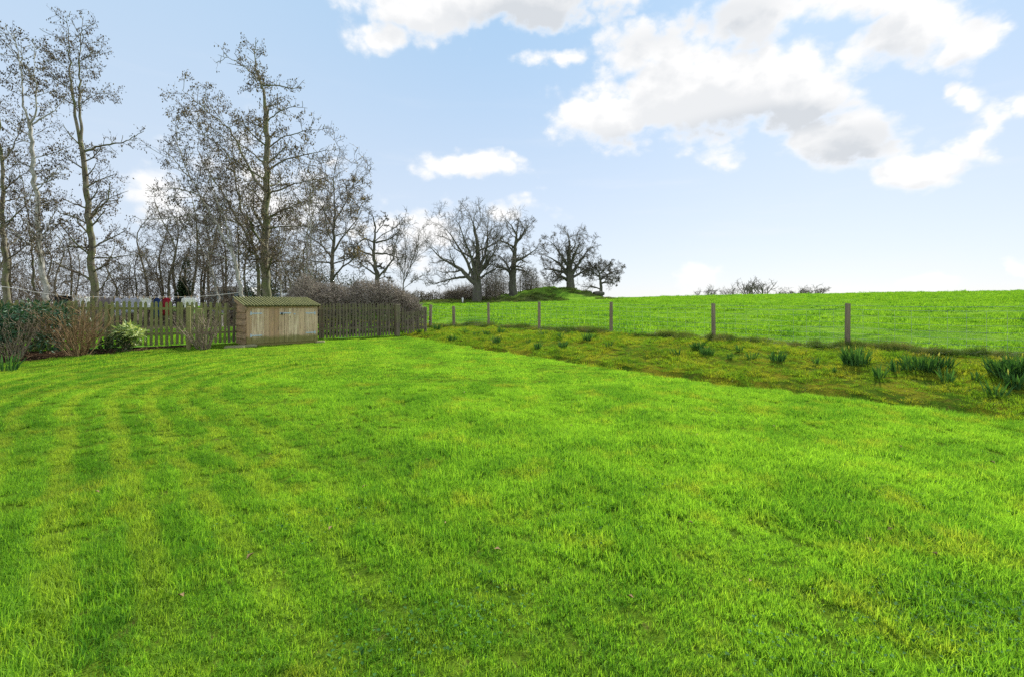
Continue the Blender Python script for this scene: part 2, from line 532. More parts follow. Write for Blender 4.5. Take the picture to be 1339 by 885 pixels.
def make_materials():
    M = {}
    M['lawn_blade'] = grass_blade('lawn_blades', (.08, .22, .028), (.275, .49, .055), (.43, .41, .07), .42, True, .6, .62)
    M['bank_blade'] = grass_blade('bank_blades', (.055, .135, .014), (.19, .33, .03), (.37, .33, .045), .7, ycap=.75)
    M['field_blade'] = grass_blade('field_blades', (.065, .19, .02), (.22, .39, .04), (.31, .37, .06), .1)
    M['dry_blade'] = grass_blade('dry_grass_blades', (.035, .085, .015), (.14, .20, .045), (.25, .20, .09), .55, trans=.3)
    M['daff'] = grass_blade('daffodil_leaf', (.025, .08, .024), (.075, .175, .048), (.09, .18, .04), .0, trans=.3)

    m, nt = material('lawn_soil')
    p, s, t = ground_st(nt)
    n = nt.noise(p, 3.0, 6, 0.65)
    c = nt.mix(nt.smooth(n, .35, .65), (.05, .10, .008), (.09, .15, .012))
    c = nt.mix(nt.smooth(nt.noise(p, 11, 4), .55, .75, 0, .7), c, (.11, .085, .035))
    # bare bed of soil in the corner under the picket fence
    bed = nt.smooth(nt.math('ADD', nt.math('SUBTRACT', t, nt.math('MULTIPLY', nt.math('ADD', s, 1.3), .42)), nt.math('MULTIPLY', nt.noise(p, 2.0, 3), .5)), 15.35, 15.5)
    bed = nt.math('MULTIPLY', bed, nt.smooth(s, 3.2, 2.6))
    soil = nt.mix(nt.noise(p, 14, 5), (.018, .012, .008), (.05, .032, .02))
    c = nt.mix(bed, c, soil)
    finish(nt, principled(nt, c, .95, .0, nt.noise(p, 30, 4), .03, .8))
    M['lawn'] = m

    m, nt = material('mossy_bank_soil')
    p = nt.pos()
    c = nt.mix(nt.smooth(nt.noise(p, 1.6, 6, .65), .38, .62), (.05, .10, .01), (.17, .17, .016))
    c = nt.mix(nt.smooth(nt.noise(p, 9, 5, .7), .5, .72, 0, .8), c, (.10, .06, .022))
    finish(nt, principled(nt, c, .95, .0, nt.noise(p, 22, 5), .05, .9))
    M['bank'] = m

    m, nt = material('pasture')
    p = nt.pos()
    sp = nt.new('ShaderNodeMapping'); nt.put(sp.inputs[0], p)
    sp.inputs['Rotation'].default_value = (0, 0, R(-42))
    sp.inputs['Scale'].default_value = (1, 1, 1)
    n = nt.noise(p, .55, 7, .68)
    c = nt.mix(nt.smooth(n, .36, .62), (.07, .19, .018), (.20, .36, .035))
    c = nt.mix(nt.smooth(nt.noise(p, 2.3, 5, .7), .56, .74, 0, .75), c, (.035, .11, .012))
    c = nt.mix(nt.smooth(nt.noise(p, .12, 4, .6), .5, .75, 0, .45), c, (.20, .35, .03))
    # trampled earth on the near flank of the oaks' mound
    q = nt.vmath('SUBTRACT', p, (-3.5, 86.5, 0)); q = nt.vmath('MULTIPLY', q, (1 / 13.0, 1 / 5.5, 0))
    e = nt.math('ADD', nt.vmath('LENGTH', q, out=1), nt.math('MULTIPLY', nt.math('SUBTRACT', nt.noise(p, .6, 5, .7), .5), .9))
    c = nt.mix(nt.smooth(e, 1.0, .7, 0, .9), c, nt.mix(nt.noise(p, 1.5, 5), (.075, .06, .035), (.06, .09, .025)))
    q = nt.vmath('SUBTRACT', p, (13.8, 91, 0)); q = nt.vmath('MULTIPLY', q, (1 / 3.5, 1 / 4.0, 0))
    e = nt.math('ADD', nt.vmath('LENGTH', q, out=1), nt.math('MULTIPLY', nt.math('SUBTRACT', nt.noise(p, .9, 5, .7), .5), 1.2))
    c = nt.mix(nt.smooth(e, 1.0, .6, 0, .8), c, (.055, .06, .025))
    q = nt.vmath('SUBTRACT', p, (2, 97, 0)); q = nt.vmath('MULTIPLY', q, (1 / 19.0, 1 / 10.0, 0))
    e = nt.math('ADD', nt.vmath('LENGTH', q, out=1), nt.math('MULTIPLY', nt.math('SUBTRACT', nt.noise(p, .5, 5, .7), .5), .8))
    c = nt.mix(nt.smooth(e, 1.0, .75, 0, .75), c, nt.mix(nt.smooth(nt.noise(p, .9, 5, .7), .35, .65), (.07, .115, .025), (.11, .21, .022)))
    b = principled(nt, c, .95, .0, nt.noise(p, 3.5, 7, .7), .25, .9)
    finish(nt, b)
    M['field'] = m

    m, nt = material('meadow_ground')
    p, s, t = ground_st(nt)
    c = nt.mix(nt.smooth(nt.noise(p, .8, 6, .65), .36, .62), (.06, .18, .012), (.12, .27, .02))
    leaf = nt.smooth(nt.math('ADD', t, nt.math('MULTIPLY', nt.noise(p, .5, 3), 3)), 24.0, 26.0)
    leaf = nt.math('MULTIPLY', leaf, nt.smooth(s, 12.5, 9.0))
    c = nt.mix(leaf, c, nt.mix(nt.noise(p, 5, 5, .7), (.045, .035, .02), (.10, .08, .045)))
    finish(nt, principled(nt, c, .95, .1, nt.noise(p, 8, 5), .06, .8))
    M['meadow'] = m

    def bark(name, a, b, c3, sc=6, amt=(.45, .6)):
        m, nt = material(name)
        p = nt.new('ShaderNodeTexCoord').outputs['Object']
        st = nt.vmath('MULTIPLY', p, (1, 1, .35))
        c = nt.mix(nt.smooth(nt.noise(st, sc, 6, .65), .35, .65), a, b)
        c = nt.mix(nt.smooth(nt.noise(p, 1.6, 5, .65), amt[0], amt[1]), c, c3)
        finish(nt, principled(nt, c, .9, .15, nt.noise(st, sc * 3, 5, .7), .03, .7))
        return m
    M['alder_bark'] = bark('alder_bark', (.10, .085, .06), (.24, .22, .165), (.15, .165, .075))
    M['pale_bark'] = bark('pale_bark', (.24, .225, .19), (.46, .45, .40), (.17, .17, .10), 7, (.52, .68))
    M['oak_bark'] = bark('oak_bark', (.065, .06, .052), (.14, .13, .11), (.10, .105, .07), 3)
    M['dark_bark'] = bark('dark_bark', (.06, .05, .035), (.13, .11, .08), (.11, .12, .055))

    def plain(name, a, b, sc=8, rough=.85, spec=.2, metallic=0.0, trans=0.0):
        m, nt = material(name)
        tint = nt.attr('tint')
        p = nt.new('ShaderNodeTexCoord').outputs['Object']
        f = nt.math('ADD', nt.math('MULTIPLY', tint, .7), nt.math('MULTIPLY', nt.noise(p, sc, 4, .6), .6))
        c = nt.mix(nt.smooth(f, .25, 1.05), a, b)
        sh = principled(nt, c, rough, spec, metallic=metallic)
        if trans:
            tr = nt.new('ShaderNodeBsdfTranslucent')
            nt.t.links.new(nt.mix(1.0, c, (1.2, 1.25, .6), 'MULTIPLY'), tr.inputs['Color'])
            mx = nt.new('ShaderNodeMixShader'); mx.inputs[0].default_value = trans
            nt.t.links.new(sh, mx.inputs[1]); nt.t.links.new(tr.outputs[0], mx.inputs[2])
            sh = mx.outputs[0]
        finish(nt, sh)
        return m
    M['alder_twig'] = plain('alder_twig', (.07, .055, .043), (.17, .13, .095))
    M['catkin'] = plain('catkin', (.055, .047, .036), (.17, .145, .085), 3)
    M['catkin_tan'] = plain('catkin_tan', (.065, .053, .032), (.22, .18, .08), 3)
    M['oak_twig'] = plain('oak_twig', (.10, .088, .075), (.19, .165, .135))
    M['scrub_twig'] = plain('scrub_twig', (.11, .09, .07), (.27, .23, .17))
    M['hedge_twig'] = plain('hedge_twig', (.13, .108, .085), (.38, .33, .27))
    M['thicket_twig'] = plain('thicket_twig', (.07, .058, .04), (.21, .175, .12))
    M['red_twig'] = plain('brown_stem', (.12, .07, .035), (.34, .23, .12))
    M['grey_twig'] = plain('pale_stem', (.13, .10, .07), (.33, .27, .19))
    M['tan_leaf'] = plain('tan_leaf', (.13, .085, .03), (.33, .23, .08), trans=.35)
    M['ivy'] = plain('ivy_leaf', (.012, .028, .010), (.04, .075, .02), trans=.15)
    M['dark_leaf'] = plain('rhododendron_leaf', (.014, .048, .022), (.05, .125, .055), rough=.5, spec=.35, trans=.15)
    M['pale_leaf'] = plain('variegated_leaf', (.08, .18, .03), (.58, .64, .26), rough=.45, spec=.4, trans=.25)
    M['weed_leaf'] = plain('weed_leaf', (.03, .10, .02), (.07, .20, .045), trans=.3)
    M['fallen_leaf'] = plain('fallen_leaf', (.14, .09, .04), (.34, .24, .12), trans=.0)
    M['litter'] = plain('dry_litter', (.08, .045, .025), (.30, .20, .11))
    M['petal'] = plain('yellow_bud', (.55, .50, .05), (.75, .70, .12))
    M['galv'] = plain('galvanised_steel', (.33, .40, .47), (.52, .60, .68), 20, .42, .5, .35)
    M['wire'] = plain('galvanised_wire', (.30, .34, .36), (.42, .46, .48), 20, .45, .5, .3)
    M['dark'] = plain('black_metal', (.02, .02, .022), (.04, .04, .045), rough=.5)
    M['rope'] = plain('line_rope', (.45, .43, .40), (.6, .58, .54))
    M['peg'] = plain('wooden_peg', (.42, .28, .14), (.60, .42, .24))
    M['stone'] = plain('mossy_stone', (.13, .14, .05), (.30, .27, .16), 7, .95)
    for k, a, b in (('white', (.62, .62, .64), (.8, .8, .8)), ('black', (.012, .012, .015), (.03, .03, .035)), ('navy', (.015, .03, .09), (.03, .055, .15)),
                    ('red', (.20, .014, .026), (.30, .025, .04)), ('lilac', (.30, .30, .40), (.46, .46, .56)), ('greyc', (.18, .15, .15), (.30, .26, .25)), ('aqua', (.45, .55, .55), (.62, .70, .70))):
        M['cloth_' + k] = plain('cloth_' + k, a, b, 6, .9, .1, trans=.2)

    def wood(name, pal, green, axis=2, grn=(.0, .5), low=None):
        m, nt = material(name)
        tint = nt.attr('tint')
        p = nt.new('ShaderNodeTexCoord').outputs['Object']
        sc = [22, 22, 22]; sc[axis] = 1.4
        g = nt.vmath('MULTIPLY', p, tuple(sc))
        off = nt.new('ShaderNodeCombineXYZ'); nt.put(off.inputs[0], nt.math('MULTIPLY', tint, 37.0)); nt.put(off.inputs[1], nt.math('MULTIPLY', tint, 11.0))
        g = nt.vmath('ADD', g, off.outputs[0])
        gr = nt.noise(g, 1.0, 6, .6, .6)
        c = nt.mix(nt.smooth(tint, 0, 1), pal[0], pal[1])
        c = nt.mix(nt.smooth(gr, .35, .68), c, pal[2])
        kn = nt.noise(nt.vmath('ADD', nt.vmath('MULTIPLY', p, (9, 9, 4)), off.outputs[0]), 1.0, 3, .5)
        c = nt.mix(nt.smooth(kn, .66, .74, 0, .7), c, tuple(v * .45 for v in pal[2]))
        gn = nt.smooth(nt.noise(p, 3.2, 5, .65), .5 - grn[1] * .3, .75 - grn[1] * .3, 0, grn[0])
        if low:
            z = nt.new('ShaderNodeSeparateXYZ'); nt.put(z.inputs[0], p)
            zz = nt.math('ADD', z.outputs[2], nt.math('MULTIPLY', nt.noise(p, 6, 4), .22))
            gn = nt.math('MAXIMUM', gn, nt.smooth(zz, low, low - .16, 0, .85))
        c = nt.mix(gn, c, green)
        finish(nt, principled(nt, c, .82, .2, gr, .008, .6))
        return m
    M['picket'] = wood('weathered_picket', ((.15, .12, .08), (.33, .27, .19), (.11, .095, .07)), (.20, .22, .065), 2, (.8, .75))
    M['picket_dark'] = wood('dark_picket', ((.11, .085, .065), (.25, .195, .15), (.085, .07, .056)), (.15, .165, .06), 2, (.6, .35))
    M['post'] = wood('round_post', ((.22, .175, .12), (.30, .25, .18), (.15, .12, .085)), (.20, .20, .09), 2, (.4, .3))
    M['post_green'] = wood('mossy_post', ((.24, .20, .10), (.32, .27, .15), (.17, .15, .08)), (.22, .23, .07), 2, (.7, .6))
    M['shed_board'] = wood('shed_board', ((.42, .235, .11), (.78, .62, .42), (.36, .245, .155)), (.16, .155, .04), 2, (.2, .1), low=.44)
    M['shed_clad'] = wood('shed_cladding', ((.32, .21, .11), (.50, .35, .21), (.24, .17, .11)), (.17, .16, .06), 1, (.3, .2), low=.22)

    m, nt = material('mossy_shaded_roof_sheet')
    p = nt.new('ShaderNodeTexCoord').outputs['Object']
    c = nt.mix(nt.smooth(nt.noise(p, 4, 6, .65), .38, .62), (.045, .06, .025), (.14, .145, .04))
    c = nt.mix(nt.smooth(nt.noise(p, 26, 4, .6), .55, .75, 0, .6), c, (.28, .25, .07))
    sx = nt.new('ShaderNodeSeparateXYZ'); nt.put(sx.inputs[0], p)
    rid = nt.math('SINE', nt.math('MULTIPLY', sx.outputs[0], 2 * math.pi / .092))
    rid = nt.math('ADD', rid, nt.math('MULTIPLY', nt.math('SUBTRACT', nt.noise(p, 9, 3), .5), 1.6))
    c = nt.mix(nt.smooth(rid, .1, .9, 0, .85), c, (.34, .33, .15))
    c = nt.mix(nt.smooth(rid, .0, -.8, 0, .9), c, (.02, .032, .012))  # corrugation shading put into the colour: ridges painted light, valleys dark
    finish(nt, principled(nt, c, .9, .15, nt.noise(p, 40, 4), .01, .7))
    M['roof'] = m

    m, nt = material('painted_panel')
    p = nt.new('ShaderNodeTexCoord').outputs['Object']
    finish(nt, principled(nt, nt.mix(nt.noise(p, 3, 4), (.66, .67, .68), (.78, .78, .78)), .4, .5))
    M['white_panel'] = m
    m, nt = material('blue_glass')
    p = nt.new('ShaderNodeTexCoord').outputs['Object']
    finish(nt, principled(nt, nt.mix(nt.noise(p, 1.5, 3), (.30, .50, .55), (.55, .72, .76)), .12, .6))
    M['glass'] = m
    m, nt = material('silver_paint')
    finish(nt, principled(nt, (.42, .47, .5), .3, .5, metallic=.4))
    M['silver'] = m
    m, nt = material('tyre_rubber')
    finish(nt, principled(nt, (.02, .02, .02), .8, .2))
    M['rubber'] = m
    return M


M = make_materials()


# ------------------------------------------------------------------ ground sheets
def sheet(name, ss, ts, mat, cut=None):
    S, T = np.meshgrid(np.asarray(ss), np.asarray(ts), indexing='ij')
    X, Y = st2xy(S, T)
    Z = ground_z(X, Y)
    V = np.stack([X, Y, Z], -1).reshape(-1, 3)
    i = np.arange(S.size).reshape(S.shape)
    Q = np.stack([i[:-1, :-1], i[1:, :-1], i[1:, 1:], i[:-1, 1:]], -1).reshape(-1, 4)
    o = mesh_obj(name, V, [Q], mat, smooth=True)
    tag(o, kind='structure')
    return o


def span(*parts):
    out = []
    for a, b, st in parts:
        out += list(np.arange(a, b - 1e-6, st))
    out.append(parts[-1][1])
    return sorted(set(np.round(out, 4)))


sheet('lawn', span((-40, -6, 2), (-6, S0, .2)), span((-40, -6, 2), (-6, TF, .2)), M['lawn'])
sheet('grass_bank', span((S0, S1, .115)), span((-60, -10, 2), (-10, 26, .2), (26, 40, 1)), M['bank'])
sheet('field', span((S1, 40, .3), (40, 130, 1.0), (130, 260, 4), (260, 900, 40)),
      span((-900, -200, 50), (-200, -80, 6), (-80, -20, 1.5), (-20, 35, .35), (35, 130, 1.0), (130, 260, 4), (260, 900, 40)), M['field'])
sheet('meadow', span((-900, -100, 60), (-100, -20, 4), (-20, S0, .5)), span((TF, 60, .5), (60, 160, 4), (160, 900, 60)), M['meadow'])
sheet('meadow_edge', [S0, 11, 12.2, 13.4, S1], span((40, 160, 4), (160, 900, 60)), M['meadow'])
gq = [(-5000, -5000), (5000, -5000), (5000, 5000), (-5000, 5000)]
tag(mesh_obj('ground', [(x, y, -60) for x, y in gq], [[(0, 1, 2, 3)]], M['meadow']), kind='structure')

# ------------------------------------------------------------------ grass
rng = np.random.default_rng(7)


def blade_patch(name, size, n, h, w, mat, lean=.35, seed=0, seg=2, clump=0.0):
    """a square of real blades, each a tapering bent strip"""
    r = np.random.default_rng(seed)
    x = r.uniform(-size / 2, size / 2, n); y = r.uniform(-size / 2, size / 2, n)
    if clump > 0:
        k = max(3, n // 14)
        cx = r.uniform(-size / 2, size / 2, k); cy = r.uniform(-size / 2, size / 2, k)
        j = r.integers(0, k, n)
        g = r.random(n) < .7
        x = np.where(g, cx[j] + r.normal(0, clump, n), x); y = np.where(g, cy[j] + r.normal(0, clump, n), y)
    hh = h * r.uniform(.45, 1.15, n) * (1 + .25 * r.normal(0, 1, n).clip(-1, 2))
    ww = w * r.uniform(.6, 1.3, n)
    a = r.uniform(0, 2 * math.pi, n)
    la = r.uniform(0, 2 * math.pi, n)
    ln = np.abs(r.normal(0, lean, n))
    dx, dy = np.cos(la) * ln, np.sin(la) * ln
    sx, sy = np.cos(a) * ww / 2, np.sin(a) * ww / 2
    rows = []
    for k in range(seg + 1):
        f = k / seg
        cx = x + dx * hh * f * f; cy = y + dy * hh * f * f
        cz = hh * f / np.sqrt(1 + (ln * f) ** 2)
        wd = (1 - f * f * .55) if k < seg else .06
        rows.append(np.stack([cx - sx * wd, cy - sy * wd, cz], -1))
        rows.append(np.stack([cx + sx * wd, cy + sy * wd, cz], -1))
    V = np.stack(rows, 1)           # n, 2(seg+1), 3
    m = 2 * (seg + 1)
    b = np.arange(n)[:, None] * m
    Q = np.concatenate([b + np.array([2 * k, 2 * k + 1, 2 * k + 3, 2 * k + 2]) for k in range(seg)], 0)
    tint = np.tile(r.random(n), seg)
    o = mesh_obj(name, V.reshape(-1, 3), [Q], mat, tint=tint)
    COL.objects.unlink(o)
    return o


def scatter(name, pts, rot, scl, idx, sources, label, cat=None):
    col = bpy.data.collections.new(name + '_sources')
    for i, o in enumerate(sources):
        o.name = '%s_%02d' % (name, i)
        col.objects.link(o)
    me = bpy.data.meshes.new(name)
    me.vertices.add(len(pts))
    me.vertices.foreach_set('co', np.asarray(pts, dtype=np.float32).ravel())
    a = me.attributes.new('rot', 'FLOAT_VECTOR', 'POINT'); a.data.foreach_set('vector', np.asarray(rot, dtype=np.float32).ravel())
    scl = np.asarray(scl, dtype=np.float32)
    sc3 = np.stack([np.maximum(.8, scl), np.maximum(.8, scl), scl], -1)
    a = me.attributes.new('scl', 'FLOAT_VECTOR', 'POINT'); a.data.foreach_set('vector', sc3.ravel())
    a = me.attributes.new('idx', 'INT', 'POINT'); a.data.foreach_set('value', np.asarray(idx, dtype=np.int32))
    o = bpy.data.objects.new(name, me)
    COL.objects.link(o)
    ng = bpy.data.node_groups.new(name, 'GeometryNodeTree')
    ng.interface.new_socket('Geometry', in_out='INPUT', socket_type='NodeSocketGeometry')
    ng.interface.new_socket('Geometry', in_out='OUTPUT', socket_type='NodeSocketGeometry')
    N, L = ng.nodes, ng.links
    gi = N.new('NodeGroupInput'); go = N.new('NodeGroupOutput')
    ci = N.new('GeometryNodeCollectionInfo'); ci.inputs['Collection'].default_value = col
    ci.inputs['Separate Children'].default_value = True
    ci.inputs['Reset Children'].default_value = True
    iop = N.new('GeometryNodeInstanceOnPoints'); iop.inputs['Pick Instance'].default_value = True
    def named(nm, ty):
        n = N.new('GeometryNodeInputNamedAttribute'); n.data_type = ty
        n.inputs['Name'].default_value = nm
        return n.outputs[0]
    L.new(gi.outputs[0], iop.inputs['Points']); L.new(ci.outputs[0], iop.inputs['Instance'])
    L.new(named('idx', 'INT'), iop.inputs['Instance Index'])
    L.new(named('rot', 'FLOAT_VECTOR'), iop.inputs['Rotation'])
    L.new(named('scl', 'FLOAT_VECTOR'), iop.inputs['Scale'])
    L.new(iop.outputs[0], go.inputs[0])
    md = o.modifiers.new('scatter', 'NODES'); md.node_group = ng
    tag(o, label, cat, kind='stuff')
    return o


def sample_view(n, y0, y1, margin=1.25, pw=1.0):
    """evenly jittered points over the ground the camera (and a step beside it) sees"""
    dens = n / area(y0, y1, margin)
    st = 1 / math.sqrt(dens)
    W = 1.08 * margin * (y1 + .6)
    gx, gyy = np.meshgrid(np.arange(-W, W, st), np.arange(y0, y1, st))
    x = gx.ravel() + rng.uniform(-.6, .6, gx.size) * st
    y = gyy.ravel() + rng.uniform(-.6, .6, gx.size) * st
    k = np.abs(x) < 1.08 * margin * (y + .6)
    return x[k], y[k]


def area(y0, y1, margin=1.25):
    return 1.08 * margin * ((y1 + .6) ** 2 - (y0 + .6) ** 2)


def place(x, y, tilt=.06):
    z = ground_z(x, y)
    rot = np.stack([rng.normal(0, tilt, len(x)), rng.normal(0, tilt, len(x)), rng.uniform(0, 6.283, len(x))], -1)
    return np.stack([x, y, z - .003], -1), rot


def bed_mask(x, y):
    s, t = xy2st(x, y)
    return (t - .42 * (s + 1.3) > 15.0) & (s < 2.9)


# lawn, near
xs, ys = [], []
for y0, y1, dens in ((1.0, 5.0, 48), (5.0, 9.5, 36)):
    n = int(area(y0, y1) * dens)
    x, y = sample_view(n, y0, y1)
    xs.append(x); ys.append(y)
x, y = np.concatenate(xs), np.concatenate(ys)
s, t = xy2st(x, y)
k = (s < S0 - .04 + .22 * vnoise(t, s * 0, .5, 61)) & (t < TF + .1) & ~bed_mask(x, y)
x, y = x[k], y[k]
pts, rot = place(x, y)
s, t = xy2st(x, y)
ring = np.hypot(np.maximum(0, np.abs(s - 7.5) - 2.6), np.maximum(0, np.abs(t - 2.0) - 7.0)) + .25 * vnoise(x, y, .9, 62)
groove = np.clip((np.sin(ring * 2 * math.pi / .46) - .1) * 1.2, 0, 1) * np.maximum(sm(-s, -3.4, -1.0), sm(t, 9.5, 11.5) * sm(-s, -7.5, -4))
d = np.clip(.95 - .12 * groove + .14 * np.clip((x - .4) / 2.5, -1.3, 1) + .7 * vnoise(x, y, .8, 21) + .75 * vnoise(x, y, .24, 22) + .6 * vnoise(x, y, 2.5, 23), .62, 1.7)
src = [blade_patch('p', .28, 460, .060, .0044, M['lawn_blade'], .65, 100 + i, clump=.012) for i in range(8)]
scatter('lawn_grass', pts, rot, d, rng.integers(0, 8, len(x)), src, 'short bright green mown grass of the lawn nearest the viewer')
# lawn, far
n = int(area(9.0, 23, 1.15) * 24)
x, y = sample_view(n, 9.0, 23, 1.15)
s, t = xy2st(x, y)
k = (s < S0 - .04 + .22 * vnoise(t, s * 0, .5, 61)) & (t < TF + .1) & ~bed_mask(x, y)
x, y = x[k], y[k]
pts, rot = place(x, y)
d = np.clip(.95 + .9 * vnoise(x, y, .9, 21) + .8 * vnoise(x, y, 2.5, 23), .5, 1.6)
src = [blade_patch('p', .36, 320, .040, .0060, M['lawn_blade'], .6, 120 + i) for i in range(5)]
scatter('far_lawn_grass', pts, rot, d, rng.integers(0, 5, len(x)), src, 'short green mown grass at the far end of the lawn')
# bank
n = int(area(4.5, 26, 1.2) * 22)
x, y = sample_view(n, 4.5, 26, 1.2)
s, t = xy2st(x, y)
k = (s > S0 - .02) & (s < S1 + .2) & (t < TF + 3)
k &= (vnoise(x, y, .8, 31) + .8 * vnoise(x, y, .35, 32) + .3 * np.clip((s - 12) / 2, -1, 1) > -.8) | (np.abs(s - S0 - .2) < .2)
x, y = x[k], y[k]
pts, rot = place(x, y, .2)
d = np.clip(1.0 + 1.2 * vnoise(x, y, .7, 33), .5, 1.8)
src = [blade_patch('p', .32, 220, .06, .0055, M['bank_blade'], .8, 140 + i) for i in range(5)]
scatter('bank_grass', pts, rot, d, rng.integers(0, 5, len(x)), src, 'thin mossy yellow green grass on the bank below the wire fence')
# field
xs, ys = [], []
for y0, y1, dens in ((9, 24, 7.0), (24, 48, 2.2), (48, 110, .7)):
    n = int(area(y0, y1, 1.1) * dens)
    x, y = sample_view(n, y0, y1, 1.1)
    xs.append(x); ys.append(y)
x, y = np.concatenate(xs), np.concatenate(ys)
s, t = xy2st(x, y)
k = (s > S1 + .1) & ~((y > 78) & (x > -18) & (x < 20))
x, y = x[k], y[k]
pts, rot = place(x, y, .1)
d = np.clip(.85 + 1.3 * vnoise(x, y, 3.0, 41) + 2.0 * vnoise(x, y, 1.2, 42), .25, 2.1) * (1 + np.clip((y - 20) / 60, 0, .8))
src = [blade_patch('p', .8, 200, .085, .016, M['field_blade'], .8, 160 + i, clump=.04) for i in range(5)]
scatter('field_grass', pts, rot, d, rng.integers(0, 5, len(x)), src, 'lush green pasture grass of the field rising behind the wire fence')
# meadow seen through the pickets
n = 2200
s = rng.uniform(-6, S0 + 2, n); t = rng.uniform(TF + .3, 27, n)
x, y = st2xy(s, t)
pts, rot = place(x, y)
src = [blade_patch('p', .7, 160, .07, .012, M['field_blade'], .7, 180 + i) for i in range(3)]
scatter('meadow_grass', pts, rot, rng.uniform(.6, 1.3, n), rng.integers(0, 3, n), src, 'bright grass strip seen between the pickets')
# long dry grass along the foot of the wire fence
n = 1300
t = rng.uniform(-4, TF + 1.5, n); s = S1 + rng.normal(-.12, .2, n)
k = vnoise(t * 1.0, t * 0, 1.3, 51) + vnoise(t, s, .5, 52) > rng.uniform(-.9, .15, n)
s, t = s[k], t[k]
x, y = st2xy(s, t)
n2 = 90
px = rng.uniform(560, 645, n2); yy = rng.uniform(22.4, 23.6, n2)
x = np.concatenate([x, (px - 669.5) / F * yy]); y = np.concatenate([y, yy])
pts, rot = place(x, y, .15)
src = [blade_patch('p', .30, 120, .28, .007, M['dry_blade'], .8, 200 + i, seg=3) for i in range(5)]
scatter('tussock_grass', pts, rot, np.clip(.50 + .7 * vnoise(x, y, .9, 53) + .6 * vnoise(x, y, .35, 54), .18, 1.15), rng.integers(0, 5, len(x)), src, 'long dry brownish grass along the foot of the wire fence')

n = 900
x = rng.uniform(-16, 20, n); y = rng.uniform(82, 104, n)
k = vnoise(x, y, 4.0, 71) + .6 * vnoise(x, y, 1.5, 72) > .16
x, y = x[k], y[k]
pts, rot = place(x, y, .1)
src = [blade_patch('p', 1.1, 150, .30, .035, M['dry_blade'], .9, 230 + i) for i in range(3)]
scatter('mound_grass', pts, rot, rng.uniform(.4, 1.2, len(x)), rng.integers(0, 3, len(x)), src, 'rough tussocky grass on the mound under the old oaks')


def leaf_quads(C, D, U, L, W, fold=.25):
    """folded diamond leaves: centre C, direction D, normal-ish U, length L, width W"""
    D = D / (np.linalg.norm(D, axis=1, keepdims=True) + 1e-9)
    A = np.cross(D, U); A /= np.linalg.norm(A, axis=1, keepdims=True) + 1e-9
    Nn = np.cross(A, D)
    L = np.asarray(L)[:, None]; W = np.asarray(W)[:, None]
    p0 = C; p1 = C + D * L * .45 + A * W / 2 + Nn * W * fold; p2 = C + D * L; p3 = C + D * L * .45 - A * W / 2 + Nn * W * fold
    pm = C + D * L * .45
    V = np.stack([p0, p1, p2, p3, pm], 1).reshape(-1, 3)
    b = np.arange(len(C))[:, None] * 5
    T = np.concatenate([b + np.array(q) for q in ([0, 1, 4], [1, 2, 4], [2, 3, 4], [3, 0, 4])], 0)
    return V, T


def rand_dirs(r, n, up=0.0):
    d = r.normal(0, 1, (n, 3)); d[:, 2] += up
    return d / np.linalg.norm(d, axis=1, keepdims=True)


# weeds in the lawn
wx, wy = [], []
for (px, py, rad, n) in ((1315, 850, .35, 260), (1270, 800, .22, 110), (1125, 637, .45, 200), (860, 645, .3, 80), (520, 850, .25, 120), (620, 800, .18, 60), (770, 690, .25, 90), (1040, 865, .2, 80), (930, 545, .4, 90), (1235, 838, .2, 70), (380, 690, .3, 60)):
    p = hit(px, py)
    wx.append(p.x + rng.normal(0, rad, n)); wy.append(p.y + rng.normal(0, rad * .8, n))
wx = np.concatenate(wx); wy = np.concatenate(wy)
C = np.stack([wx, wy, ground_z(wx, wy) + rng.uniform(.02, .05, len(wx))], -1)
D = rand_dirs(rng, len(wx)); D[:, 2] = np.abs(D[:, 2]) * .3
V, T = leaf_quads(C, D, np.tile([0, 0, 1.0], (len(wx), 1)), rng.uniform(.012, .03, len(wx)), rng.uniform(.010, .022, len(wx)))
tag(mesh_obj('lawn_weeds', V, [T], M['weed_leaf'], tint=np.tile(rng.random(len(wx)), 4)), 'low dark green clover and plantain weeds in the lawn', kind='stuff')


# ------------------------------------------------------------------ trees
def resample(pts, K):
    pts = np.asarray(pts, dtype=float)
    d = np.concatenate([[0], np.cumsum(np.linalg.norm(np.diff(pts, axis=0), axis=1))])
    u = np.linspace(0, d[-1], K)
    out = np.stack([np.interp(u, d, pts[:, i]) for i in range(3)], -1)
    for _ in range(2):
        out[1:-1] = .25 * out[:-2] + .5 * out[1:-1] + .25 * out[2:]
    return out


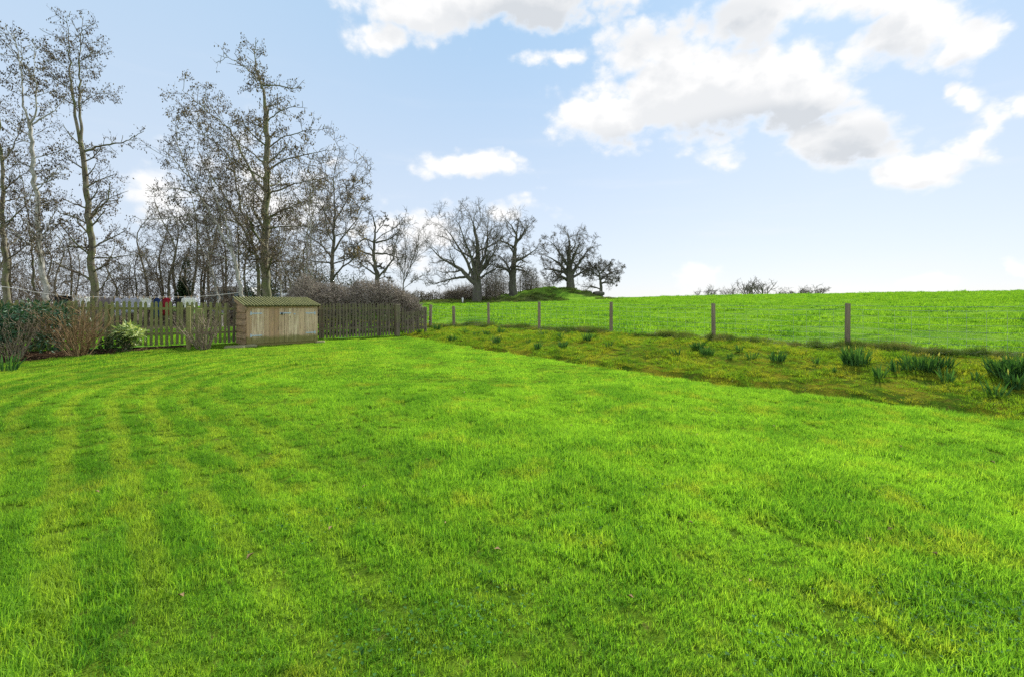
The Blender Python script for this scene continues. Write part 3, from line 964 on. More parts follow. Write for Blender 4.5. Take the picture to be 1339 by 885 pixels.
def spawn(r, P, Rr, per, lo, hi, ang, length, K, wig, up, rfac, taper=.35, asp=1.0, lmin=0.0, droop=0.0, lref=None):
    """children for every polyline of P: (N,per) branches of K points"""
    N, Kp, _ = P.shape
    t = np.linspace(lo, hi, per)[None, :] + r.uniform(-.5, .5, (N, per)) * (hi - lo) / per
    t = np.clip(t, 0.02, .999)
    f = t * (Kp - 1); i = np.minimum(f.astype(int), Kp - 2); w = (f - i)[..., None]
    n = np.arange(N)[:, None]
    p = P[n, i] * (1 - w) + P[n, i + 1] * w
    T = P[n, i + 1] - P[n, i]; T /= np.linalg.norm(T, axis=2, keepdims=True) + 1e-9
    rad = Rr[n, i] * (1 - w[..., 0]) + Rr[n, i + 1] * w[..., 0]
    plen = np.linalg.norm(np.diff(P, axis=1), axis=2).sum(1)[:, None]
    phi = r.uniform(0, 6.283, (N, 1)) + np.arange(per)[None] * 2.4 + r.normal(0, .5, (N, per))
    ref = np.where(np.abs(T[..., 2:3]) > .9, np.array([1.0, 0, 0]), np.array([0, 0, 1.0]))
    A = np.cross(T, ref); A /= np.linalg.norm(A, axis=2, keepdims=True) + 1e-9
    B = np.cross(T, A)
    side = np.cos(phi)[..., None] * A + np.sin(phi)[..., None] * B
    an = R(ang) * r.uniform(.7, 1.25, (N, per))
    d = np.cos(an)[..., None] * T + np.sin(an)[..., None] * side
    Ls = (length(t, plen) if callable(length) else length * np.ones_like(t)) * r.uniform(.6, 1.25, (N, per))
    Ls = np.maximum(Ls, lmin)
    d = d.reshape(-1, 3); p = p.reshape(-1, 3); Ls = Ls.reshape(-1); rad = rad.reshape(-1)
    out = [p]
    for k in range(K - 1):
        d = d + r.normal(0, wig, d.shape)
        d[:, 2] += up - droop * k / K
        d /= np.linalg.norm(d, axis=1, keepdims=True) + 1e-9
        p = p + d * (Ls / (K - 1))[:, None]
        out.append(p)
    Pn = np.stack(out, 1)
    r0 = rad * rfac * asp
    Rn = r0[:, None] * np.linspace(1, taper, K)[None]
    if lref:
        # short branches carry fewer shoots than long ones
        kk = r.random(len(Pn)) < np.repeat(np.minimum(1, plen[:, 0] / lref), per)
        if kk.sum() > 4: Pn, Rn = Pn[kk], Rn[kk]
    return Pn, Rn


def stems_from_px(stems, D, root, seed, depth=.5, ysk=0.0):
    """stems: (list of (px,py), r0, r1, depth slope) -> local polylines"""
    r = np.random.default_rng(seed)
    out = []
    for st in stems:
        pts, r0, r1 = st[:3]
        slope = st[3] if len(st) > 3 else r.uniform(-depth, depth)
        P = []
        for j, (px, py) in enumerate(pts):
            run = math.hypot(px - pts[0][0], py - pts[0][1]) / F * D
            yy = (st[4] if len(st) > 4 else 0.0) + slope * run
            Dd = D + yy
            P.append(((px - 669.5) / F * Dd - root.x, Dd - root.y, EYE + (396 - py) / F * Dd - root.z))
        K = max(8, len(pts) * 4)
        Q = resample(P, K)
        Q[1:-1] += r.normal(0, .012 * np.linalg.norm(Q[-1] - Q[0]) ** .5, (K - 2, 3))
        kr = .8 if D < 60 else .95
        if D > 60: r1 = r1 * .4
        out.append((Q, (np.linspace(1, 0, K) ** 1.15 * (r0 - r1) + r1) * kr))
    return out


def tree(name, label, cat, root, stems, seed, levels, bark, twig, fruit=None, group=None, sub=1.0, auto=None):
    """stems: [(polyline, radii)] in local coordinates; levels: dicts for spawn(); returns the thing"""
    r = np.random.default_rng(seed)
    o = empty(name, root)
    tag(o, label, cat, group)
    tr = MB()
    K = 16
    SP, SR = [], []
    for (P, rr) in stems:
        V = P
        tr.tubes(P, rr, 10, r.random())
        SP.append(resample(P, K)); SR.append(np.interp(np.linspace(0, 1, K), np.linspace(0, 1, len(rr)), rr))
    P = np.stack(SP); Rr = np.stack(SR)
    # root flare
    P0 = stems[0][0]; r0 = stems[0][1][0]
    fl = np.array([P0[0] + [0, 0, -.3], P0[0] + [0, 0, .05], P0[0] + (P0[1] - P0[0]) * .5])
    tr.tubes(fl, np.array([r0 * 1.55, r0 * 1.3, r0 * .99]), 10, .5)
    tw = MB()
    cur = (P, Rr)
    tips = []
    for li, lv in enumerate(levels):
        kw = dict(lv); sides = kw.pop('sides'); rmin = kw.pop('rmin', .004); dest = kw.pop('dest', 'twig')
        keep = kw.pop('keep', 1.0); also = kw.pop('also', False)
        Pn, Rn = spawn(r, cur[0], cur[1], **kw)
        if keep < 1:
            kk = r.random(len(Pn)) < keep
            Pn, Rn = Pn[kk], Rn[kk]
        Rn = np.maximum(Rn, rmin)
        (tr if dest == 'trunk' else tw).tubes(Pn, Rn, sides, r.random(len(Pn)))
        cur = (Pn, Rn)
        tips.append(Pn)
    tr.build('trunk', bark, o, smooth=True)
    tw.build('crown', twig, o)
    if fruit:
        kind, count, size, mat = fruit
        src = np.concatenate([q[:, -2:].reshape(-1, 3) for q in tips[-2:]])
        j = r.integers(0, len(src), count)
        C = src[j] + r.normal(0, size * .8, (count, 3))
        fb_ = MB()
        if kind == 'catkin':
            # clusters of hanging spindles
            L = size * r.uniform(.7, 1.9, count); W = size * r.uniform(.28, .55, count)
            dirs = np.stack([r.normal(0, .35, count), r.normal(0, .35, count), -np.ones(count)], -1)
            dirs /= np.linalg.norm(dirs, axis=1, keepdims=True)
            A = np.cross(dirs, rand_dirs(r, count)); A /= np.linalg.norm(A, axis=1, keepdims=True); B = np.cross(dirs, A)
            top = C; mid = C + dirs * (L * .45)[:, None]; bot = C + dirs * L[:, None]
            V = np.stack([top] + [mid + (A * math.cos(q) + B * math.sin(q)) * W[:, None] for q in (0, 2.09, 4.19)] + [bot], 1).reshape(-1, 3)
            b = np.arange(count)[:, None] * 5
            T = np.concatenate([b + np.array(q) for q in ([0, 1, 2], [0, 2, 3], [0, 3, 1], [4, 2, 1], [4, 3, 2], [4, 1, 3])], 0)
            tint = np.tile(r.random(count), 6)
            fb_.add(V, None, T, tint)
            fb_.build('catkin_canopy', mat, o)
        else:
            V, T = leaf_quads(C, rand_dirs(r, count), rand_dirs(r, count), size * r.uniform(.6, 1.3, count), size * .6 * r.uniform(.6, 1.2, count))
            fb_.add(V, None, T, np.tile(r.random(count), 4))
            fb_.build('leaves', mat, o)
    return o


def alder_levels(h, n1=26, lo=.3, up=.02, ang=62, l1=.23, dens=1.0, rmin=.007, droop=.0):
    return [
        dict(per=n1, lref=h * .36, lo=lo, hi=.99, ang=ang, length=lambda t, L: np.minimum(L, h) * l1 * (1.15 - .75 * t), K=8, wig=.10, up=up + .02, rfac=.36, taper=.3, sides=5, dest='trunk', rmin=.012),
        dict(per=8, lref=1.7, lo=.2, hi=.98, ang=48, length=lambda t, L: L * .46 * (1.1 - .5 * t), K=6, wig=.13, up=up, rfac=.6, taper=.4, sides=3, rmin=.007, droop=droop),
        dict(per=int(6 * dens), lref=.9, lo=.15, hi=.98, ang=45, length=lambda t, L: np.maximum(.3, L * .5), K=4, wig=.16, up=.03, rfac=.6, taper=.5, sides=3, rmin=rmin*.8, droop=droop),
        dict(per=2, lo=.3, hi=.98, ang=45, length=lambda t, L: np.maximum(.16, L * .45), K=3, wig=.2, up=.03, rfac=.7, taper=.6, sides=3, rmin=rmin * .55),
    ]


# --- the big trees behind the picket fence
WOODG = 'bare alders behind the picket fence'


def px_tree(name, label, cat, basepx, D, stems, seed, levels, bark, twig, fruit=None, group=None, **kw):
    root = at(basepx, D)
    return tree(name, label, cat, root, stems_from_px(stems, D, root, seed), seed, levels, bark, twig, fruit, group)


def gy(px, D):
    """image row of the ground at that column and depth"""
    p = at(px, D)
    return 396 + (EYE - p.z) / D * F


D = 24.0
px_tree('alder_tree', 'tall forked alder with mossy trunk rising behind the white trousers on the washing line', 'tree', 124, D,
        [([(125, gy(124, D)), (124, 395), (121, 340), (117, 290), (112, 240), (108, 200), (105, 186)], .24, .13, 0),
         ([(105, 188), (98, 150), (92, 100), (90, 60), (88, 20)], .10, .012, .0),
         ([(106, 188), (105, 140), (103, 90), (106, 40), (109, 22)], .09, .012, .1),
         ([(108, 200), (122, 194), (140, 190), (165, 186), (188, 172)], .075, .015, .3),
         ([(117, 288), (128, 272), (141, 262), (144, 238)], .075, .02, -.3),
         ([(117, 283), (135, 262), (152, 256), (168, 250)], .05, .012, .4),
         ([(113, 292), (98, 284), (80, 280), (55, 262)], .05, .012, -.4),
         ([(116, 324), (95, 323), (78, 324), (50, 340)], .05, .012, .2),
         ([(122, 338), (150, 337), (175, 334), (215, 335)], .05, .012, .1),
         ([(127, 382), (138, 370), (145, 355), (168, 345)], .05, .012, -.2)],
        11, alder_levels(14, 17, .25, l1=.26), M['alder_bark'], M['alder_twig'], ('catkin', 3049, 0.072, M['catkin']), WOODG)
D = 22.0
px_tree('birch_tree', 'slender pale barked birch leaning left, next to the left edge shrubs', 'tree', 62, D,
        [([(64, gy(62, D)), (62, 398), (55, 350), (50, 310), (47, 260), (43, 210), (41, 180), (38, 160)], .17, .09, 0),
         ([(38, 162), (31, 140), (28, 110), (29, 80), (27, 52)], .065, .01, .1),
         ([(40, 170), (48, 140), (47, 110), (44, 72), (46, 58)], .055, .01, -.1),
         ([(40, 164), (56, 154), (72, 146), (85, 128)], .05, .01, .3),
         ([(47, 252), (58, 238), (70, 228), (84, 214)], .035, .01, -.2),
         ([(28, 100), (22, 60), (10, 38), (-6, 34)], .03, .01, .1),
         ([(50, 318), (66, 305), (70, 292)], .035, .01, -.3),
         ([(41, 180), (22, 168), (2, 150)], .04, .01, .2)],
        12, alder_levels(12, 15, .3, l1=.26), M['pale_bark'], M['alder_twig'], ('catkin', 2402, 0.072, M['catkin']))
D = 23.0
px_tree('alder_tree', 'grey alder trunk at the extreme left edge of the picture', 'tree', 6, D,
        [([(9, gy(6, D)), (8, 392), (5, 330), (3, 280), (2, 240), (2, 200), (-2, 160), (-6, 100), (-8, 60)], .19, .02, 0),
         ([(4, 300), (18, 285), (30, 262)], .045, .012, .3), ([(4, 250), (18, 238), (38, 222)], .05, .012, -.2),
         ([(8, 362), (20, 345), (40, 338)], .05, .012, .2), ([(2, 215), (14, 200), (26, 170), (30, 150)], .05, .012, .0)],
        13, alder_levels(12, 22, .2, l1=.24), M['alder_bark'], M['alder_twig'], ('catkin', 2032, 0.066, M['catkin']), WOODG)
D = 27.0
px_tree('alder_tree', 'thin crooked young alder between the pale birch and the left edge', 'tree', 46, D,
        [([(46, gy(46, D)), (45, 375), (42, 330), (38, 300), (35, 262), (30, 240), (22, 215)], .10, .02, 0),
         ([(38, 305), (30, 290), (26, 280)], .04, .01, .2), ([(40, 320), (52, 300), (54, 282)], .03, .01, .2)],
        14, alder_levels(9, 18, .3, l1=.22), M['dark_bark'], M['alder_twig'], ('catkin', 462, 0.066, M['catkin']), WOODG)
D = 24.0
px_tree('alder_tree', 'thickest and tallest alder of the clump straight behind the shed', 'tree', 347, D,
        [([(348, gy(347, D)), (347, 390), (346, 330), (347, 280), (349, 220), (349, 170), (347, 140)], .29, .14, 0),
         ([(347, 142), (343, 115), (334, 90), (333, 70), (335, 52)], .10, .012, .0),
         ([(345, 112), (330, 96), (312, 82), (285, 72)], .05, .01, .3), ([(344, 112), (365, 112), (385, 118), (398, 105)], .05, .01, .2),
         ([(352, 285), (372, 273), (392, 266), (415, 262)], .055, .012, .3), ([(351, 255), (380, 242), (410, 235), (444, 232)], .065, .012, -.2),
         ([(350, 222), (376, 208), (400, 202), (438, 196)], .065, .012, .2), ([(349, 195), (372, 178), (395, 172), (432, 168)], .05, .01, -.3),
         ([(350, 300), (375, 296), (405, 296), (430, 305)], .05, .012, -.1), ([(346, 215), (330, 200), (310, 185), (290, 182)], .05, .012, -.4),
         ([(346, 250), (325, 222), (312, 190), (302, 172), (288, 158), (262, 138), (238, 118)], .09, .012, .25),
         ([(348, 160), (362, 148), (380, 140), (402, 142)], .045, .01, -.2)],
        15, alder_levels(14, 18, .22, up=.0, ang=68, l1=.27, dens=1.15), M['alder_bark'], M['alder_twig'], ('catkin', 6006, 0.072, M['catkin_tan']), WOODG)
D = 22.5
px_tree('alder_tree', 'alder with two pale stems bending far to the left, beside the shed roof', 'tree', 318, D,
        [([(320, gy(318, D)), (318, 392), (309, 352), (303, 330), (290, 305), (275, 282), (262, 256), (250, 236), (235, 216), (215, 198)], .13, .02, 0),
         ([(304, 330), (300, 300), (286, 270), (275, 240), (272, 200)], .06, .012, .2), ([(276, 284), (255, 280), (225, 285), (185, 288)], .045, .012, .2),
         ([(262, 256), (245, 250), (220, 246), (190, 250)], .04, .01, -.2), ([(250, 236), (236, 200), (230, 180), (232, 160)], .04, .01, .1)],
        16, alder_levels(10, 20, .25, l1=.25), M['pale_bark'], M['alder_twig'], ('catkin', 2402, 0.066, M['catkin']), WOODG)
D = 25.0
px_tree('alder_tree', 'alder stem forking low in front of the thickest trunk and arching left', 'tree', 338, D,
        [([(338, gy(338, D)), (338, 380), (337, 335), (326, 312), (312, 291), (300, 266), (285, 245), (270, 222), (258, 196)], .14, .02, 0),
         ([(330, 318), (318, 280), (310, 248), (305, 215), (304, 186), (298, 160)], .08, .012, .3), ([(312, 292), (290, 286), (262, 290)], .04, .01, .3),
         ([(305, 215), (290, 190), (262, 176), (240, 150)], .045, .01, .3)],
        17, alder_levels(11, 22, .3, l1=.24), M['alder_bark'], M['alder_twig'], ('catkin', 2217, 0.066, M['catkin_tan']), WOODG)
D = 26.0
for bx, lab, sd_ in ((313, 'straight slim alder pole rising beside the white caravan', 18), (367, 'very slim leaning sapling above the middle of the shed roof', 19)):
    px_tree('alder_tree', lab, 'tree', bx, D,
            [([(bx + 1, gy(bx, D)), (bx, 390), (bx - 1, 330), (bx - 2, 290), (bx, 250), (bx - 1, 225)], .085 if bx == 313 else .055, .015, 0)],
            sd_, alder_levels(8, 20, .3, l1=.26), M['alder_bark'] if bx == 313 else M['pale_bark'], M['alder_twig'], ('catkin', 554, 0.058, M['catkin']), WOODG)
D = 23.0
px_tree('birch_tree', 'twin stemmed slender birch at the right end of the shed', 'tree', 404, D,
        [([(401, gy(404, D)), (401, 390), (402, 340), (403, 300), (405, 262), (404, 235)], .07, .012, 0),
         ([(409, gy(404, D)), (408, 390), (407, 345), (406, 300), (408, 262), (412, 240)], .06, .012, 0)],
        20, alder_levels(7, 22, .25, l1=.28), M['pale_bark'], M['alder_twig'], ('catkin', 646, 0.058, M['catkin_tan']))
D = 25.0
px_tree('birch_tree', 'thin white stem leaning left behind the washing line end', 'tree', 288, D,
        [([(290, gy(288, D)), (286, 392), (280, 366), (273, 342), (262, 322), (252, 305), (246, 270)], .07, .012, 0),
         ([(272, 340), (275, 310), (268, 280)], .035, .01, .2)],
        21, alder_levels(7, 16, .3, l1=.24), M['pale_bark'], M['alder_twig'], ('catkin', 277, 0.058, M['catkin']))


def oak_levels(h, n1=10, lo=.25, rmin=.02, dens=1.0, wig=.26, l1=.5, up=.05, ang=58):
    return [
        dict(per=n1, lo=lo, hi=.98, ang=ang, length=lambda t, L: L * l1 * (1.15 - .5 * t), K=9, wig=wig, up=up, rfac=.5, taper=.3, sides=6, dest='trunk', rmin=rmin * 1.6),
        dict(per=int(7 * dens), lo=.2, hi=.98, ang=52, length=lambda t, L: L * .48 * (1.1 - .4 * t), K=7, wig=wig, up=up * .8, rfac=.6, taper=.35, sides=4, rmin=rmin * 1.2),
        dict(per=int(6 * dens), lo=.2, hi=.98, ang=48, length=lambda t, L: L * .5, K=5, wig=wig, up=up * .6, rfac=.6, taper=.5, sides=3, rmin=rmin),
        dict(per=int(5 * dens), lo=.2, hi=.98, ang=48, length=lambda t, L: L * .55, K=4, wig=wig, up=.05, rfac=.6, taper=.6, sides=3, rmin=rmin * .8),
    ]


D = 38.0
px_tree('oak_tree', 'rounded oak still holding tan leaves, above the hedge right of the shed', 'tree', 436, D,
        [([(436, gy(436, D)), (436, 378), (434, 345), (437, 310), (438, 270), (436, 232)], .30, .03, 0),
         ([(435, 340), (420, 320), (405, 310), (388, 290)], .11, .02, .3), ([(436, 330), (452, 305), (466, 290), (474, 270)], .11, .02, -.2),
         ([(436, 345), (452, 340), (470, 330)], .08, .02, .2), ([(437, 300), (420, 270), (410, 250)], .09, .02, -.2), ([(438, 290), (455, 260), (462, 240)], .09, .02, .2)],
        31, oak_levels(12, 8, .3, .013, .9), M['oak_bark'], M['oak_twig'], ('leaf', 3000, .12, M['tan_leaf']))
D = 45.0
px_tree('oak_tree', 'gnarled stag headed oak with one knobbly limb, behind the grey hedge', 'tree', 493, D,
        [([(495, gy(493, D)), (494, 372), (491, 350), (488, 332), (490, 312), (492, 300), (488, 284)], .42, .06, 0),
         ([(490, 350), (496, 348), (502, 352)], .18, .10, .2), ([(489, 335), (470, 328), (458, 322), (448, 330)], .13, .03, .2),
         ([(490, 332), (506, 332), (520, 338), (530, 336)], .12, .03, -.2), ([(491, 318), (508, 314), (520, 305), (525, 296)], .12, .03, .2),
         ([(489, 318), (478, 312), (468, 318), (462, 330)], .10, .03, -.2), ([(492, 305), (500, 295), (506, 285)], .07, .02, 0),
         ([(492, 360), (480, 352), (470, 344), (462, 336)], .12, .03, -.3), ([(495, 365), (505, 362), (512, 370)], .07, .02, .3)],
        32, oak_levels(9, 6, .35, .016, .8, .3, .45), M['oak_bark'], M['oak_twig'])
D = 36.0
px_tree('young_ash_tree', 'thin V shaped sapling of long bare wands at the end of the hedge', 'tree', 527, D,
        [([(527, gy(527, D)), (527, 375), (530, 340), (530, 310), (529, 285)], .07, .012, 0), ([(527, 372), (538, 345), (546, 320), (549, 300)], .055, .012, .2),
         ([(528, 378), (542, 366), (556, 358)], .03, .01, -.2), ([(528, 360), (520, 340), (515, 318)], .035, .01, .3), ([(532, 362), (544, 338), (548, 312)], .035, .01, 0)],
        33, alder_levels(6, 14, .25, up=.05, ang=35, l1=.35, rmin=.011), M['oak_bark'], M['oak_twig'])

# --- the old oaks on the mound
D = 88.0
px_tree('oak_tree', 'widest old oak, leftmost on the mound, dark trunk with long low limb reaching left', 'tree', 624, D,
        [([(624, 397), (624, 385), (624, 370), (623, 358), (625, 345), (624, 318), (620, 296), (614, 280)], 1.05, .10, 0),
         ([(622, 372), (612, 362), (602, 352), (588, 344), (576, 338), (565, 326), (558, 318)], .55, .08, .1),
         ([(610, 362), (596, 364), (580, 368), (564, 372), (555, 364)], .28, .06, -.3),
         ([(620, 365), (610, 340), (598, 322), (588, 305), (574, 292)], .38, .06, .3), ([(622, 362), (616, 335), (606, 310), (600, 292), (592, 284)], .34, .06, -.3),
         ([(625, 352), (634, 336), (638, 315), (637, 296), (640, 282)], .38, .06, .2), ([(627, 355), (640, 340), (648, 328), (652, 310)], .32, .06, -.2),
         ([(628, 364), (642, 355), (654, 348), (664, 345)], .26, .06, .3)],
        41, oak_levels(14, 9, .2, .016, .95, .2, .42, .07, 48), M['oak_bark'], M['oak_twig'])
D = 93.0
px_tree('oak_tree', 'upright old oak with forked dark trunk, second from left on the mound', 'tree', 671, D,
        [([(671, 388), (671, 382), (670, 372), (671, 355), (672, 340), (674, 320), (676, 308), (668, 294), (660, 286)], .95, .09, 0),
         ([(669, 364), (664, 348), (657, 338), (648, 332)], .40, .07, .2), ([(675, 318), (684, 306), (690, 296), (694, 288)], .30, .06, .2),
         ([(672, 342), (684, 338), (696, 330), (706, 322)], .36, .06, -.2), ([(672, 352), (686, 354), (694, 362), (704, 362)], .26, .05, .2),
         ([(674, 325), (662, 318), (652, 314), (645, 318)], .26, .05, -.3), ([(675, 312), (676, 298), (680, 288)], .2, .05, .3)],
        42, oak_levels(13, 9, .25, .016, .95, .24, .42, .06), M['oak_bark'], M['oak_twig'])
D = 96.0
px_tree('oak_tree', 'stout round headed old oak with thick trunk on top of the mound', 'tree', 746, D,
        [([(746, 384), (746, 380), (746, 370), (745, 360), (744, 345), (743, 328), (745, 315), (742, 303)], 1.05, .09, 0),
         ([(745, 362), (736, 350), (728, 342), (716, 336), (708, 332)], .46, .06, .2), ([(744, 350), (732, 332), (724, 320), (716, 314)], .40, .06, -.2),
         ([(747, 360), (756, 346), (764, 334), (774, 322)], .46, .06, .2), ([(745, 350), (752, 332), (758, 318), (760, 308)], .38, .06, -.3),
         ([(749, 363), (762, 356), (774, 350), (782, 350)], .3, .06, .3), ([(743, 366), (732, 360), (722, 364), (712, 360)], .26, .05, -.2)],
        43, oak_levels(13, 9, .2, .017, 1.0, .26, .42, .04), M['oak_bark'], M['oak_twig'])
D = 97.0
px_tree('oak_tree', 'smallest oak on the mound, low twisted crown leaning right', 'tree', 786, D,
        [([(786, 388), (786, 384), (786, 374), (785, 366), (783, 355), (784, 345), (781, 339)], .42, .06, 0),
         ([(786, 366), (796, 358), (806, 354), (815, 352)], .2, .05, .2), ([(785, 364), (776, 356), (768, 354), (762, 360)], .2, .05, -.2),
         ([(785, 358), (794, 348), (800, 342)], .18, .05, .2), ([(784, 356), (774, 348), (770, 342)], .16, .05, .2), ([(787, 370), (796, 368), (806, 372)], .12, .04, 0), ([(786, 362), (798, 362), (812, 361)], .14, .04, -.2)],
        44, oak_levels(9, 9, .2, .018, 1.0, .3, .45, .02), M['oak_bark'], M['oak_twig'])

# --- thorns on the skyline, far right
far = [(912, 380, .8), (927, 378, .9), (932, 377, .7), (948, 379, 1.0), (958, 376, .8), (977, 368, 1.0), (984, 371, 1.0), (998, 369, 1.2), (1011, 383, 1.3), (1026, 381, 1.4), (1041, 378, 1.1), (1053, 381, 1.3), (1068, 376, 1.2)]
protoF = []
for v in range(4):
    r = np.random.default_rng(60 + v)
    h = 7.0
    lean = (.0, .12, .22, .05)[v]
    st = [(resample([(0, 0, -.5), (lean * 1.0, 0, 1.5), (lean * 3 + .2, .1, 3.2), (lean * 8, .2, 5.2)], 10), np.linspace(.22, .07, 10))]
    for a in range(5):
        th = a * 1.26 + r.uniform(0, 1)
        st.append((resample([(lean, 0, 1.4 + .3 * a), (lean * 3 + math.cos(th) * 1.1, math.sin(th) * 1.1, 2.8 + .3 * a), (lean * 8 + math.cos(th) * 2.2, math.sin(th) * 2.2, 4.6 + .25 * a)], 8), np.linspace(.13, .05, 8)))
    protoF.append((st, 60 + v))
GF = 'thorn trees on the skyline'
plist = []
for i, (px, top, wide) in enumerate(far):
    D = 150 + (i * 37 % 11) * 1.6
    p = at(px, D)
    H = EYE + (396 - top) / F * D - p.z
    v = 3 if i < 5 else (0 if i < 8 else (1, 2)[i % 2])
    lab = 'small bare wind shaped thorn tree on the skyline above the field'
    if i in (5, 7): lab = ('tallest open branched tree of the skyline row above the field', '', 'flat topped dense tree just right of the tallest on the skyline')[i - 5]
    if i == 12: lab = 'rightmost wind bent thorn tree on the skyline above the field'
    if len(plist) <= 3 and v not in [q[0] for q in plist]:
        st, sd_ = protoF[v]
        o = tree('thorn_tree', lab, 'tree', p, st, sd_, [
            dict(per=5, lo=.35, hi=.98, ang=50, length=lambda t, L: L * .45, K=6, wig=.25, up=.03, rfac=.55, taper=.4, sides=4, rmin=.05, dest='trunk'),
            dict(per=5, lo=.25, hi=.98, ang=50, length=lambda t, L: L * .5, K=5, wig=.25, up=(.03, -.02, -.02, .03)[v], rfac=.6, taper=.5, sides=3, rmin=.03),
            dict(per=(3, 6, 6, 3)[v], lo=.2, hi=.98, ang=48, length=lambda t, L: L * .5, K=4, wig=.25, up=.0, rfac=.6, taper=.6, sides=3, rmin=(.016, .024, .024, .016)[v])],
            M['oak_bark'], M['oak_twig'], group=GF)
        plist.append((v, o))
    else:
        src_o = [q for q in plist if q[0] == v][0][1] if any(q[0] == v for q in plist) else plist[0][1]
        o = copy_tree(src_o)
    tag(o, lab, 'tree', GF)
    o.location = p
    o.rotation_euler = (0, 0, (i * 1.7) % 1.2 if v in (1, 2) else i * 1.3)
    k = H / 6.3
    o.scale = (k * wide * (1.0 if v != 2 else 1.1), k * wide, k)

# --- slim trees of the wood, one kind built and copied
protos = []
GW = 'slim bare trees of the wood behind the fence'
for v in range(4):
    r = np.random.default_rng(80 + v)
    h = 8.5
    pts = [(0, 0, -.3)] + [(r.normal(0, .12) * k + (.15, -.2, .05, -.08)[v] * k, r.normal(0, .12) * k, h * k / 5) for k in range(1, 6)]
    st = [(resample(pts, 14), np.linspace(.11, .015, 14))]
    if v in (1, 3):
        q = np.array(pts); q[:, 0] += np.linspace(0, .9, 6); q[:, 1] += np.linspace(0, .4, 6); q[:, 2] *= .85
        st.append((resample(q, 14), np.linspace(.08, .012, 14)))
    o = tree('bare_tree', 'slim bare tree in the wood behind the fence', 'tree', (0, 0, 0), st, 80 + v, alder_levels(h, 16, .3, up=.03, ang=56, l1=.24, rmin=.010), M['dark_bark'] if v % 2 else M['alder_bark'], M['thicket_twig'], ('catkin', 462, 0.066, M['catkin']), GW)
    protos.append(o)
spots = [(-8, 33, 1.0), (18, 30, .95), (78, 31, .85), (96, 36, 1.0), (150, 31, .8), (172, 29, .7), (188, 31, 1.0), (214, 33, 1.0), (226, 30, 1.05), (233, 35, 1.2), 
         (252, 33, 1.25), (262, 31, 1.15), (270, 37, 1.3), (297, 36, 1.2), (326, 34, 1.15), (357, 35, 1.1), (378, 33, .95), (392, 37, 1.0), (-40, 30, 1.1), (-70, 27, 1.2), (65, 38, 1.1), (415, 40, .8)]
for i, (px, D, k) in enumerate(spots):
    o = protos[i] if i < 4 else copy_tree(protos[i % 4])
    o.location = at(px, D)
    o.rotation_euler = (0, 0, i * 2.1)
    k *= .85
    o.scale = (k, k, k)

# --- undergrowth thicket at the edge of the wood: one tangled mass
r = np.random.default_rng(90)
mb = MB()
n = 290
px = r.uniform(-420, 420, n); Dp = r.uniform(26.5, 36, n)
x = (px - 669.5) / F * Dp; y = Dp
z = ground_z(x, y)
hh = r.uniform(1.6, 3.6, n) * np.where(px > 330, .75, 1.0)
base_p = np.stack([x, y, z - .1], -1)
P0 = [base_p]
d0 = np.stack([r.normal(0, .22, n), r.normal(0, .22, n), np.ones(n)], -1)
for k in range(6):
    d0 = d0 + r.normal(0, .1, d0.shape); d0[:, 2] = 1
    P0.append(P0[-1] + d0 / np.linalg.norm(d0, axis=1, keepdims=True) * (hh / 6)[:, None])
P0 = np.stack(P0, 1); R0 = np.linspace(.035, .012, 7)[None] * r.uniform(.5, 1.3, n)[:, None]
mb.tubes(P0, R0, 4, r.random(n))
P1, R1 = spawn(r, P0, R0, 8, .1, .98, 45, lambda t, L: L * .42, 5, .18, .03, .65, .5)
R1 = np.maximum(R1, .010); mb.tubes(P1, R1, 3, r.random(len(P1)))
P2, R2 = spawn(r, P1, R1, 5, .2, .98, 45, lambda t, L: L * .5, 4, .2, .02, .8, .6)
R2 = np.maximum(R2, .009); mb.tubes(P2, R2, 3, r.random(len(P2)))
tag(mb.build('thicket', M['thicket_twig']), 'tangled brown undergrowth thicket at the edge of the wood', kind='stuff')


def leaf_mass(r, n, boxes, L, W):
    """leaves through several ellipsoid clumps: (centre, radii, weight)"""
    w = np.array([b[2] for b in boxes], dtype=float); w /= w.sum()
    j = r.choice(len(boxes), n, p=w)
    c = np.array([b[0] for b in boxes])[j]; rd = np.array([b[1] for b in boxes])[j]
    d = rand_dirs(r, n)
    C = c + d * rd * (r.random(n) ** .45)[:, None]
    out = d + r.normal(0, .6, d.shape); out[:, 2] -= .15
    V, T = leaf_quads(C, out, rand_dirs(r, n, 1.2), L * r.uniform(.6, 1.3, n), W * r.uniform(.7, 1.2, n))
    return V, T, np.tile(r.random(n), 4)


